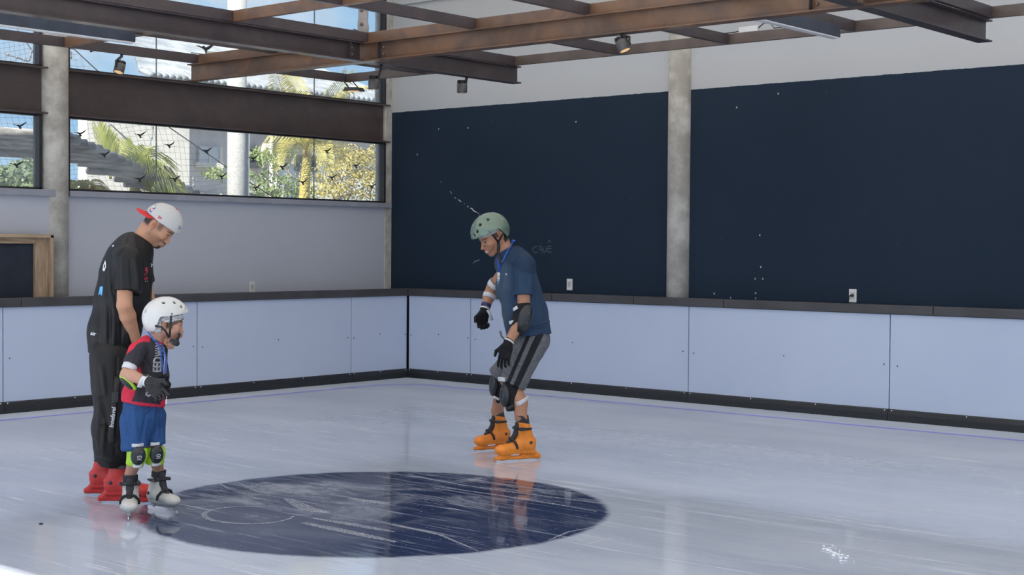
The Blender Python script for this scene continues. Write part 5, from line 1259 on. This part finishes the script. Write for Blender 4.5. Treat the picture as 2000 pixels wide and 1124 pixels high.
    patch('embroidered_mark', [z6([(660, 200), (708, 195), (700, 216), (664, 222)]), z6([(612, 280), (650, 235), (658, 262), (628, 290)])], M['print_w'], cap_, cap_, tw, P, -.3, .0045)
    patch('stitched_mark', [z6([(1140, 568), (1186, 580), (1186, 588), (1140, 578)]), z6([(1135, 600), (1186, 612), (1184, 628), (1160, 622), (1135, 610)])], M['print_blue'], cap_, cap_, tw, P, -.3, .0045)
    # T-shirt
    F = Fld((-.40, -.40, .80), (.32, .34, 1.66), .0042); Y = (0, 1, 0)
    F.cap(P(262, 487), P(254, 503), .105, .118, .05); F.cap(P(252, 506), P(247.5, 536), .130, .150, .05, sq=(Y, 1.25)); F.cap(P(247.5, 536), P(240, 585), .150, .157, .05, sq=(Y, 1.25)); F.cap(P(240, 585), P(226, 645), .157, .148, .05, sq=(Y, 1.22)); F.cap(P(226, 645), P(218.5, 700), .148, .136, .05, sq=(Y, 1.22))
    F.cap(P(258, 492), shn+Vector((0, .03, .005)), .085, .074, .05); F.cap(P(264, 492), shf+Vector((0, -.03, .005)), .082, .068, .05)
    h0, h1 = P(175, 689), P(262, 708); nn = (h1-h0).cross(Vector((0, 1, 0))); F.clip(P(218, 698), nn if nn.z < 0 else -nn)
    for sh, el, fr_, r0, r1, off in ((shn, eln, .70, .078, .074, .020), (shf, elf, .5, .066, .062, 0)):
        G_ = Fld(F.lo, F.lo+(F.n-1)*F.h-1e-6, F.h); e1 = sh.lerp(el, fr_+.25)+Vector((off, 0, 0)); G_.cap(sh+Vector((.004, 0, 0)), e1, r0, r1, .0); G_.clip(sh.lerp(el, fr_), el-sh)
        a_, d = F.d, G_.d; k = .022; hh = np.clip(.5+.5*(a_-d)/k, 0, 1); F.d = a_*(1-hh)+d*hh-k*hh*(1-hh)
    F.cap(P(279, 462), P(274, 484), .062, .064, .006, 's'); F.cap(P(283, 478), P(287, 492), .03, .012, .01, 's')
    cr = creases(N, [(219, 500, 231, 575, -.014, 2.5), (215, 520, 222, 600, .010, 3), (226, 540, 236, 600, .010, 3), (206, 545, 208, 660, .010, 4), (215, 590, 212, 690, -.010, 4), (224, 600, 222, 690, .012, 4), (238, 600, 236, 690, -.010, 3.5), (247, 610, 250, 690, .010, 4), (195, 580, 188, 680, -.008, 4),
        (262, 505, 268, 568, .010, 3.5), (254, 508, 258, 568, -.008, 3), (240, 505, 240, 565, .008, 4), (253, 458, 245, 480, -.006, 1.6), (245, 482, 229, 500, -.008, 1.6), (262, 470, 272, 500, .005, 3), (284, 500, 287, 560, .008, 3), (292, 510, 291, 570, -.006, 2.5)])
    fd2 = folds(.010, (8, 8, 3.0), 61)
    def scol(V): return np.tile(np.array((.0075, .008, .0095)), (len(V), 1))*(1+.2*vnoise(V, (200, 200, 200), 3)[:, None])
    shirt = F.build('t_shirt', M['sheen_cloth'], o, scol, lambda V: fd2(V)*sm(1.62-V[:, 2], .06, .25)+cr(V))
    # prints
    z1 = lambda pts, x0=270, y0=500, k=14.05: [(x0+x/k, y0+y/k) for x, y in pts]
    patch('chest_print', [z1([(195, 330), (260, 345), (280, 385), (215, 360)]), z1([(195, 382), (265, 405), (285, 450), (205, 420)]), z1([(255, 460), (272, 468), (190, 555), (172, 555)]), z1([(170, 600), (190, 625), (205, 655), (180, 690), (175, 640)]), z1([(205, 655), (240, 585), (258, 600), (265, 680), (245, 685), (240, 640), (210, 680)])], M['print_r'], shirt, shirt, tw, P, -.3, .004)
    patch('chest_dots', [z1([(200, 705), (225, 705), (225, 730), (200, 730)]), z1([(252, 705), (270, 705), (268, 725), (252, 725)])], M['print_w'], shirt, shirt, tw, P, -.3, .004)
    patch('breast_logo', [z1([(362, 225), (385, 230), (420, 245), (425, 270), (400, 300), (390, 335), (372, 320), (385, 265)])], M['print_w'], shirt, shirt, tw, P, -.3, .004)
    z2 = lambda pts: [(170+x/5.62, 500+y/5.62) for x, y in pts]
    patch('printed_emblem', [z2([(196, 52), (204, 90), (205, 130), (185, 178), (166, 165), (172, 110)])], M['print_w'], shirt, shirt, tw, P, -.3, .004)
    patch('emblem_centre', [z2([(186, 95), (196, 110), (190, 138), (178, 140), (180, 112)])], M['black'], shirt, shirt, tw, P, -.3, .006)
    patch('printed_word', [z2([(138, 345), (150, 355), (132, 440), (120, 440)]), z2([(150, 345), (166, 345), (170, 360), (160, 443), (144, 443), (155, 362), (146, 420), (136, 430)])], M['print_b'], shirt, shirt, tw, P, -.3, .004)
    patch('neck_print', [[(218, 481), (221, 478.5), (222.5, 480), (219.5, 483)]], M['print_w'], shirt, shirt, tw, P, -.3, .004)
    q0 = P(180.5, 656, -.3); letters('hem_print', 'air', Matrix.Translation(q0) @ Matrix(((1, 0, 0, 0), (0, 0, -1, 0), (-.12, 1, 0, 0), (0, 0, 0, 1))), .030, M['print_w'], shirt, shirt, tw, .004, .2, bold=.0008)
    # trousers
    F = Fld((-.40, -.36, .22), (.36, .36, .96), .0045)
    F.cap(P(222, 668), P(221, 700), .115, .120, .05, sq=(Y, 1.2))
    F.chain([(P(217, 700, -.09), .118), (P(219, 760, -.11), .116), (P(220, 830, -.12), .112), (P(223, 872, -.12), .108), (P(223, 888, -.12), .100)], .03); F.cap(P(223, 888, -.12), P(226, 899, -.12), .100, .075, .02)
    F.chain([(P(219, 698, .10), .105), (P(219, 780, .11), .100), (P(213, 878, .12), .088), (P(208, 893, .12), .072)], .03)
    fd3 = folds(.018, (6, 6, 3.5), 71)
    def tcol(V): return np.tile(np.array((.009, .009, .0095)), (len(V), 1))*(1+.2*vnoise(V, (200, 200, 200), 3)[:, None])
    cr3 = creases(N, [(228, 700, 224, 890, -.012, 2.5), (200, 715, 206, 770, .012, 4), (196, 780, 212, 840, -.014, 4), (192, 790, 196, 880, .012, 4), (206, 820, 203, 890, .012, 4), (190, 830, 222, 838, -.010, 2.5), (215, 850, 235, 885, .014, 4), (190, 895, 235, 905, .012, 4), (240, 720, 240, 890, .012, 4)], .2)
    tr_ = F.build('trousers', M['sheen_cloth'], o, tcol, lambda V: fd3(V)*.7+cr3(V))
    # hanging strap with lettering
    pts = snap([P(229, 745, -.5), P(227, 765, -.5), P(224.5, 785, -.5), P(221.5, 812, -.5), P(217.5, 843, -.5), P(216.5, 868, -.5), P(219, 880, -.5)], tr_, .010, tw)
    st = MB().tube(pts, .0155, 8, .16, side=(1, 0, 0)).build('hanging_strap', M['strap_b'], tr_)
    Hb = Matrix.Translation(pts[2]+Vector((0, -.004, 0))); MB().box((-.020, -.006, -.030), (.020, .006, .030), Hb).box((-.015, -.010, -.034), (.015, .002, -.022), Hb).build('strap_buckle', M['black'], st, .004)
    d = (pts[4]-pts[3]).normalized(); xd = -d; yd = Vector((-xd.z, 0, xd.x)); mid = pts[3].lerp(pts[4], .45)+Vector((0, -.05, 0))
    letters('strap_lettering', 'Innefavel', Matrix(((xd.x, yd.x, 0, mid.x), (xd.y, yd.y, -1, mid.y), (xd.z, yd.z, 0, mid.z), (0, 0, 0, 1))), .034, M['print_w'], st, st, tw, .002, .15, bold=.0007)
    return N
IN = build_instructor()

# ------------------------------------------------------------------ child in the white helmet
M['helm_w'] = mat('white_helmet_shell', (.66, .66, .64), .32, .03, 6); M['boot_w'] = mat('white_boot', (.62, .60, .56), .5, .10, 14, bump=.1, bscale=60)
def build_child():
    N = Person((250, 1014), (316, 1001), 'child in white helmet, red and charcoal shirt and blue shorts, in white skates'); P = N.P; o = N.o
    psi, th = math.radians(4), math.radians(5); sc = .84
    f = Vector((math.cos(psi)*math.cos(th), -math.sin(psi)*math.cos(th), -math.sin(th))); H = frame((0, 0, 0), f, (0, 0, 1))
    ear = H @ Vector((-.014*sc, -.081*sc, 0)); O = P(322, 635.5, -.07)-ear; H = frame(O, f, (0, 0, 1))
    t1, h1 = N.Z(250.5, 1019), N.Z(259, 995); t2, h2 = N.Z(346, 1006.5), N.Z(287, 994.5)
    S1 = skate(o, t1, t1-h1, 'soft', M['boot_w'], .83, wide=1.14); S2 = skate(o, t2, t2-h2, 'soft', M['boot_w'], .84, wide=1.12)
    shn, shf = P(268, 686, -.115), P(311, 686, .10); eln, elf = P(247, 731, -.17), P(314, 730, .10); wrn, wrf = P(289, 746, -.27), P(314, 747, -.08)
    F = Fld((-.20, -.34, .03), (.30, .26, 1.30), .003)
    head(F, H, sc, .83, .90)
    F.ell(H @ Vector((.04*sc, -.042*sc, -.035*sc)), (.03*sc, .026*sc, .028*sc), None, .02)
    F.cap(H @ Vector((-.040*sc, 0, -.03*sc)), P(297, 678), .042, .045, .02); F.cap(P(294, 680), P(292, 692), .055, .06, .03); F.cap(shn, shf, .036, .036, .03)
    tx = (.62, -.78, 0)
    F.cap(P(290, 700), P(283, 770), .075, .08, .03, sq=(tx, .9)); F.cap(P(283, 770), P(279, 800), .08, .085, .03)
    for sh, el, wr in ((shn, eln, wrn), (shf, elf, wrf)): F.cap(sh, el, .037, .033, .015); F.chain([(el, .033), (el.lerp(wr, .3), .034), (wr, .023)], .01)
    for S_, hp, kn, sq_ in ((S1, P(268, 812, -.06), P(268, 886, -.10), 0), (S2, P(294, 808, .05), P(303, 884, -.02), 0)):
        an = ST[S_.name] @ Vector((.098, 0, .28)); a2 = ST[S_.name] @ Vector((.09, 0, .15)); ft = ST[S_.name] @ Vector((.15, 0, .11))
        F.chain([(hp, .06), (kn, .041), (kn.lerp(an, .45)+Vector((0, .012, 0)), .040), (an, .030), (a2, .025), (ft, .025)], .012)
    skin = (.50, .275, .19)
    def col(V):
        C = np.tile(np.array(skin), (len(V), 1)); n = vnoise(V, (30, 30, 30), 3)*.04+vnoise(V, (8, 8, 8), 5)*.05; C = C*(1+n[:, None])
        hairfn = lambda x, y, z: sm(z-(-.014+.50*(x-.018)), .0, .010)*(x > -.002)*.92+sm(x, -.012, -.002)*sm(-x, -.046, -.034)*sm(z, -.03, -.012)*(np.abs(y) > .045)*.85+sm(-x, .045, .06)*sm(z, -.05, -.04)
        return face_col(C, V, H, sc, skin, (.52, .23, .19), brow=(.12, .075, .05), hair=(.11, .062, .035), hairfn=hairfn, browt=.9)
    body = F.build('body', M['skin'], o, col)
    hl = helmet(o, H @ Matrix.Translation((-.007, 0, .018)) @ Matrix.Rotation(-.13, 4, 'Y'), M['helm_w'], .895)
    R = np.array(H.to_3x3()); pH = lambda x, y, z: H @ Vector((x*sc, y*sc, z*sc)); c = np.array(O); Hi = np.array(H.inverted()); hx = lambda i, X, Y, Z: (Hi[i][0]*X+Hi[i][1]*Y+Hi[i][2]*Z+Hi[i][3])/sc
    F = Fld(c-.2, c+.2, .003); F.ell(pH(-.008, 0, .035), (.109*sc, .087*sc, .098*sc), R, 0); F.ell(pH(-.03, 0, -.01), (.088*sc, .080*sc, .07*sc), R, .02)
    F.fn(lambda X, Y, Z: (np.where(hx(0, X, Y, Z) > .0, .020+.28*np.maximum(hx(0, X, Y, Z)-.01, 0), np.where(hx(0, X, Y, Z) > -.035, .022, -.062))-hx(2, X, Y, Z))*sc*.6)
    F.build('hair_net', M['net_w'], o, None, folds(.002, (30, 30, 30), 81))
    fr_ = MB()
    for k in range(9): y = -.04+.009*k; fr_.tube([pH(.080, y, .056), pH(.096-.3*abs(y), y, .054), pH(.104-.35*abs(y), y+.004*math.sin(k*2), .044+.003*math.cos(k*3))], [.004, .005, .0015], 5)
    fr_.build('fringe', mat('brown_hair', (.17, .10, .06), .6, .2, 60), o)
    # straps
    j = P(331, 659, -.135); a = P(334.5, 617, -.16); b_ = P(303, 637, -.15)
    s1 = MB().tube([a, a.lerp(j, .5)+Vector((0, .012, 0)), j], .0062, 6, .35, side=(1, 0, 0)).build('chin_strap', M['strap_b'], o)
    MB().tube([b_, P(315, 639, -.165), P(323, 647, -.16), P(328, 656, -.145), j], .0066, 6, .35, side=(.3, 0, 1)).build('ear_strap', M['strap_b'], s1)
    F = Fld(A_(P(338, 668))-.10, A_(P(338, 668))+.10, .003)
    F.cap(j, P(336, 667, -.115), .012, .017, .01); F.cap(P(335, 667, -.11), P(345, 671, -.075), .016, .017, .01, sq=(Y_ := (0, 1, 0), 1.3)); F.cap(P(345, 671, -.06), P(347.5, 660, -.06), .012, .006, .008, sq=(Y_, 2.0))
    F.build('chin_cup', M['strap_b'], s1)
    MB().ball(P(351, 653.5, -.052), (.0085, .012, .0085), 10).tube([P(351, 654, -.05), P(348, 661, -.05), P(346, 668, -.055)], .005, 6).build('strap_end', M['strap_b'], s1)
    MB().ball(P(335, 670, -.14), (.006, .004, .006), 8).build('strap_buckle', M['darkgrey'], s1)
    # shirt
    F = Fld((-.26, -.32, .50), (.30, .26, 1.04), .0036)
    F.cap(P(293, 679), P(292, 692), .068, .078, .03, sq=(tx, 1.05)); F.cap(P(292, 692), P(291, 735), .090, .100, .04, sq=(tx, 1.05)); F.cap(P(291, 735), P(282, 770), .100, .118, .04, sq=(tx, 1.0)); F.cap(P(282, 770), P(278, 805), .118, .119, .03)
    F.cap(P(288, 680), shn+Vector((0, .015, .004)), .052, .046, .03); F.cap(P(298, 681), shf+Vector((0, -.015, .004)), .05, .042, .03)
    h0, h1_ = P(237, 783), P(320, 795); nn = (h1_-h0).cross(Vector((0, 1, 0))); F.clip(P(280, 789.5), nn if nn.z < 0 else -nn)
    for sh, el, fr_, r0, r1 in ((shn, eln, .62, .050, .047), (shf, elf, .45, .044, .042)):
        G_ = Fld(F.lo, F.lo+(F.n-1)*F.h-1e-6, F.h); G_.cap(sh+Vector((.002, 0, 0)), sh.lerp(el, fr_+.3), r0, r1, .0); G_.clip(sh.lerp(el, fr_), el-sh)
        a_, d = F.d, G_.d; k = .014; hh = np.clip(.5+.5*(a_-d)/k, 0, 1); F.d = a_*(1-hh)+d*hh-k*hh*(1-hh)
    F.cap(P(305, 660), P(302, 675), .050, .046, .005, 's')
    red, char = (.62, .035, .07), (.040, .037, .046)
    def scol(V):
        px, py = N.px(V); C = np.tile(np.array(char), (len(V), 1))
        zx = (px-260)*8.03; zy = (py-660)*8.03
        r1 = sm(-(zy-np.interp(zx, [-200, 0, 60, 160, 250, 300], [330, 180, 100, 60, 70, 40])), -8, 8)*(px < 293)   # red back yoke
        r2 = sm(-(zx-np.interp(zy, [430, 560, 780, 900, 1000], [110, 135, 45, 20, -30])), -8, 8)*(zy > 430)*sm(V[:, 1], -.30, -.29)
        r2 = r2*(1-((zx < 130)*(zy < 470)*(V[:, 1] < -.10)))
        r3 = sm(zx, 425, 440)*sm(zy, 900, 930)+sm(zx-400, 0, 8)*sm(-zy, -112, -104)*sm(zy, 60, 70)
        C = blend(C, np.clip(r1+r2+r3, 0, 1), red)
        C = blend(C, sm(zy-(1003+.117*(zx)), -6, 2)*.9, red)
        return C*(1+.25*vnoise(V, (250, 250, 250), 4)+.12*vnoise(V, (40, 40, 40), 5))[:, None]
    cr = creases(N, [(277, 690, 275, 712, -.005, 2), (281, 700, 300, 730, -.006, 3), (262, 690, 258, 708, .005, 3), (275, 745, 268, 785, .007, 3), (290, 750, 287, 788, -.006, 3), (305, 755, 305, 790, .006, 3)], .1)
    fd = folds(.005, (11, 11, 8), 91)
    shirt = F.build('t_shirt', M['cloth'], o, scol, lambda V: fd(V)*sm(1.03-V[:, 2], .05, .15)+cr(V))
    tw = (0, 1, 0); zp = lambda pts: [(260+x/8.03, 660+y/8.03) for x, y in pts]
    greyp = mat('cracked_grey_print', (.38, .38, .41), .7, .25, 70)
    def vert_text(txt, pxa, pya, pxb, pyb, size, sx=1.):
        a = P(pxa, pya, -.35); b = P(pxb, pyb, -.35); xd = (a-b).normalized(); yd = Vector((-xd.z, 0, xd.x)); mid = (a+b)/2
        letters('shirt_lettering', txt, Matrix(((xd.x, yd.x, 0, mid.x), (0, 0, -1, mid.y), (xd.z, yd.z, 0, mid.z), (0, 0, 0, 1))), size, greyp, shirt, shirt, tw, .003, 0, .95, sx, .0022)
    vert_text('SP', 298.5, 757, 294.5, 791, .078, .80); vert_text('EED', 310, 703, 308, 737, .066, .78); vert_text('WAY', 313, 679, 312, 702, .058, .55)
    patch('chest_flash', [zp([(465, 175), (500, 215), (520, 390), (500, 400), (490, 330), (495, 225)]), zp([(495, 400), (512, 395), (505, 470), (495, 640), (485, 640)])], M['print_w'], shirt, shirt, tw, P, -.35, .003)
    # shorts
    F = Fld((-.26, -.28, .26), (.26, .24, .66), .0036)
    F.cap(P(279, 786), P(280, 812), .105, .112, .03); F.chain([(P(270, 818, -.055), .088), (P(265, 872, -.09), .064)], .025, sq=((0, 1, 0), 1.1)); F.chain([(P(296, 814, .045), .082), (P(304, 866, -.01), .056)], .025, sq=((0, 1, 0), 1.1)); F.chain([(P(259, 830, -.055), .07), (P(258, 873, -.09), .055)], .03)
    c1_, c2_ = P(265, 875, -.09), P(304, 868, -.01); d1, d2 = A_((P(283, 871)-P(244.5, 879)).cross(Vector((0, 1, 0)))), A_((P(321, 866)-P(287, 869)).cross(Vector((0, 1, 0)))); d1 /= np.linalg.norm(d1)*(1 if d1[2] < 0 else -1); d2 /= np.linalg.norm(d2)*(1 if d2[2] < 0 else -1)
    xs = P(286, 870).x
    F.fn(lambda X, Y, Z: np.where(X < xs, (X-c1_[0])*d1[0]+(Z-c1_[2])*d1[2], (X-c2_[0])*d2[0]+(Z-c2_[2])*d2[2]))
    F.clip(P(280, 782), (0, 0, 1)); fd4 = folds(.007, (10, 10, 6), 101)
    def hcol(V):
        px, py = N.px(V); C = np.tile(np.array((.030, .088, .235)), (len(V), 1)); C = blend(C, (np.abs(px-(253-.02*(py-790))) < .5)*.4, (.01, .03, .08)); return C*(1+.14*vnoise(V, (220, 220, 220), 3))[:, None]
    shorts = F.build('shorts', M['cloth'], o, hcol, lambda V: fd4(V)+creases(N, [(246, 800, 250, 870, -.008, 3), (262, 800, 268, 865, .008, 4), (285, 810, 276, 862, -.010, 3), (300, 800, 296, 860, .009, 4), (312, 805, 314, 858, -.007, 3), (288, 840, 290, 868, -.010, 2.5)], .1)(V))
    pts = snap([P(307, 786, -.3), P(306, 795, -.3), P(309, 803, -.3), P(307.5, 812, -.3), P(310.5, 814, -.3), P(311.5, 805, -.3), P(308.5, 795, -.3)], shorts, .006, tw); MB().tube(pts, .0038, 6).build('drawstring', mat('navy_cord', (.035, .075, .19), .8, .1, 60), shorts)
    # gloves
    dv = P(319, 776, -.31)-wrn; F = Fld(A_(wrn)-.2, A_(wrn)+.2, .0026); hand(F, wrn, dv, Vector((.55, -.15, .8)), 1.0, .36, .02, .12, rf=.0088, flip=False)
    F.cap(wrn-(wrn-eln).normalized()*.004, wrn+dv.normalized()*.02, .030, .029, .006); g1 = F.build('glove', M['glove_g'], o)
    t = (wrn-eln).normalized(); band('cuff_edge', wrn-t*.010, wrn+t*.0, .032, .033, M['white_plastic'], g1, .006)
    dv = P(333, 768, -.20)-wrf; F = Fld(A_(wrf)-.2, A_(wrf)+.2, .0026); hand(F, wrf, dv, Vector((.3, -.3, .9)), 1.05, .45, .02, .40, rf=.0095, flip=False); F.cap(wrf, wrf+dv.normalized()*.02, .030, .029, .006); F.build('glove', M['glove'], o)
    # elbow pad
    F = Fld(A_(eln)-.14, A_(eln)+.14, .003); c = P(250, 747, -.165); ax = P(266, 756)-P(239, 729); Hc = frame((0, 0, 0), Vector((-.75, -.35, -.75)), ax); F.ell(c, (.020, .046, .062), np.array(Hc.to_3x3()), 0); ep = F.build('elbow_pad', M['lime'], o)
    F = Fld(A_(c)-.12, A_(c)+.12, .003); F.ell(c+Hc.to_3x3() @ Vector((.012, -.004, .0)), (.014, .036, .048), np.array(Hc.to_3x3()), 0); F.build('pad_cap', M['pad'], ep)
    F = Fld(A_(eln)-.14, A_(eln)+.14, .003); F.ell(c+Hc.to_3x3() @ Vector((-.010, .0, .0)), (.012, .044, .060), np.array(Hc.to_3x3()), 0); F.build('pad_liner', M['neoprene'], ep)
    tt = (eln-shn).normalized(); band('arm_strap', P(254, 715, -.155)-tt*.012, P(253, 719, -.155)+tt*.012, .041, .041, M['strap_w'], ep, .004)
    MB().tube([P(285, 733, -.265), P(281.5, 738, -.283), P(277, 746, -.283), P(272.5, 757, -.262)], .0155, 8, .2, side=(1, 0, .3)).build('forearm_strap', M['strap_w'], ep)
    # knee pads
    for c, fr_, kn, sh in ((P(270, 891, -.165), (.35, -1, .05), P(268, 889, -.10), P(262, 911, -.10)), (P(306, 888, -.085), (.55, -1, .05), P(303, 887, -.02), P(301, 908, -.02))):
        th_ = kn+Vector((0, 0, .06)); kp = knee_pad(N, o, th_, kn, sh, fr_, .056, .048, lime=True, capc=c, capr=(.022, .043, .053))
        fv = Vector(fr_).normalized(); sd = fv.cross(Vector((0, 0, 1)))
        for z, w_ in ((.060, .034), (-.056, .026)): MB().tube([c+sd*w_+Vector((0, 0, z))-fv*.010, c+Vector((0, 0, z-.003)), c-sd*w_+Vector((0, 0, z))-fv*.010], .010, 8, .25, side=(0, 0, 1)).build('knee_strap', M['strap_w'], kp)
        Hq = frame(c+fv*.05, -fv, (0, 0, 1)); mk = MB(); rr = [(math.cos(a)*.013, math.sin(a)*.006) for a in np.linspace(0, 2*PI, 15)]
        pad = [q for q in kp.children if q.name.startswith('pad_cap')][0]
        mk.tube(snap([c+fv*.08+sd*u_*-1+Vector((0, 0, v_-.006)) for u_, v_ in rr], pad, .001, -fv), .0018, 4); mk.tube(snap([c+fv*.08-sd*u_+Vector((0, 0, -.020)) for u_ in (-.014, 0, .014)], pad, .001, -fv), .0022, 4); mk.build('pad_logo', M['print_w'], kp)
    # lanyard
    pts = [P(289, 649, -.045), P(293, 654, -.075), P(301, 665, -.10)]+snap([P(309, 678, -.4), P(314, 693, -.4), P(317, 710, -.4), P(318.5, 722, -.4), P(319.5, 738, -.4)], shirt, .006, tw)
    la = MB().tube(pts, .0052, 6, .5, side=(1, 0, .4)).build('lanyard', M['lany'], o)
    MB().tube([P(315, 672, -.05), P(320, 684, -.085), P(324, 700, -.10), P(324.5, 720, -.115), P(322.5, 741, -.16)], .0048, 6, .5, side=(1, 0, 0)).build('lanyard_cord', M['lany'], la)
    MB().box((-.004, -.012, -.035), (.004, .012, .02), Matrix.Translation(P(324.5, 777, -.16))).build('badge_card', mat('card_white', (.72, .75, .80), .4, .02), la); MB().ball(P(327, 770.5, -.16), (.012, .008, .006), 8).build('clip', M['lany'], la)
    return N
CH = build_child()

# ------------------------------------------------------------------ light
def world():
    t = NT('daylight_sky', True)
    v = t.n('ShaderNodeNewGeometry', 4); v = t.vmath('MULTIPLY', t.coord('Generated'), (1, 1, 1))
    x, y, z = t.sep(v)
    el = t.ramp(z, -.02, .7)
    sky = t.mix(el, (.44, .72, 1.0), (.16, .38, .88))
    cl = t.noise(t.n('ShaderNodeMapping', Vector=v, Scale=(1, 1, 2.2), Location=(.35, .1, .2)), 3.4, 7, .56, .3)
    cm = t.ramp(cl, .46, .64)
    c = t.mix(cm, sky, (.97, .98, 1.0))
    gr = t.ramp(z, -.06, -.005); c = t.mix(gr, (.34, .33, .31), c)
    return t.out(t.n('ShaderNodeBackground', Color=c, Strength=WORLD))
WORLD, SUN = .58, 7.6
S.world = world()
sd = bpy.data.lights.new('sun', 'SUN'); sd.energy = SUN; sd.angle = .009; sd.color = (1, .93, .82)
so = bpy.data.objects.new('sun', sd); COL.objects.link(so); so.rotation_euler = Vector((-.26, .72, -.62)).to_track_quat('-Z', 'Y').to_euler()
so.location = (6, -9, 10)
S.view_settings.view_transform = 'Standard'; S.view_settings.look = 'None'; S.view_settings.gamma = 1; S.view_settings.use_curve_mapping = False
S.view_settings.exposure = .85
S.cycles.use_denoising = True; S.cycles.max_bounces = 8; S.cycles.transparent_max_bounces = 24
S.cycles.caustics_reflective = False; S.cycles.caustics_refractive = False
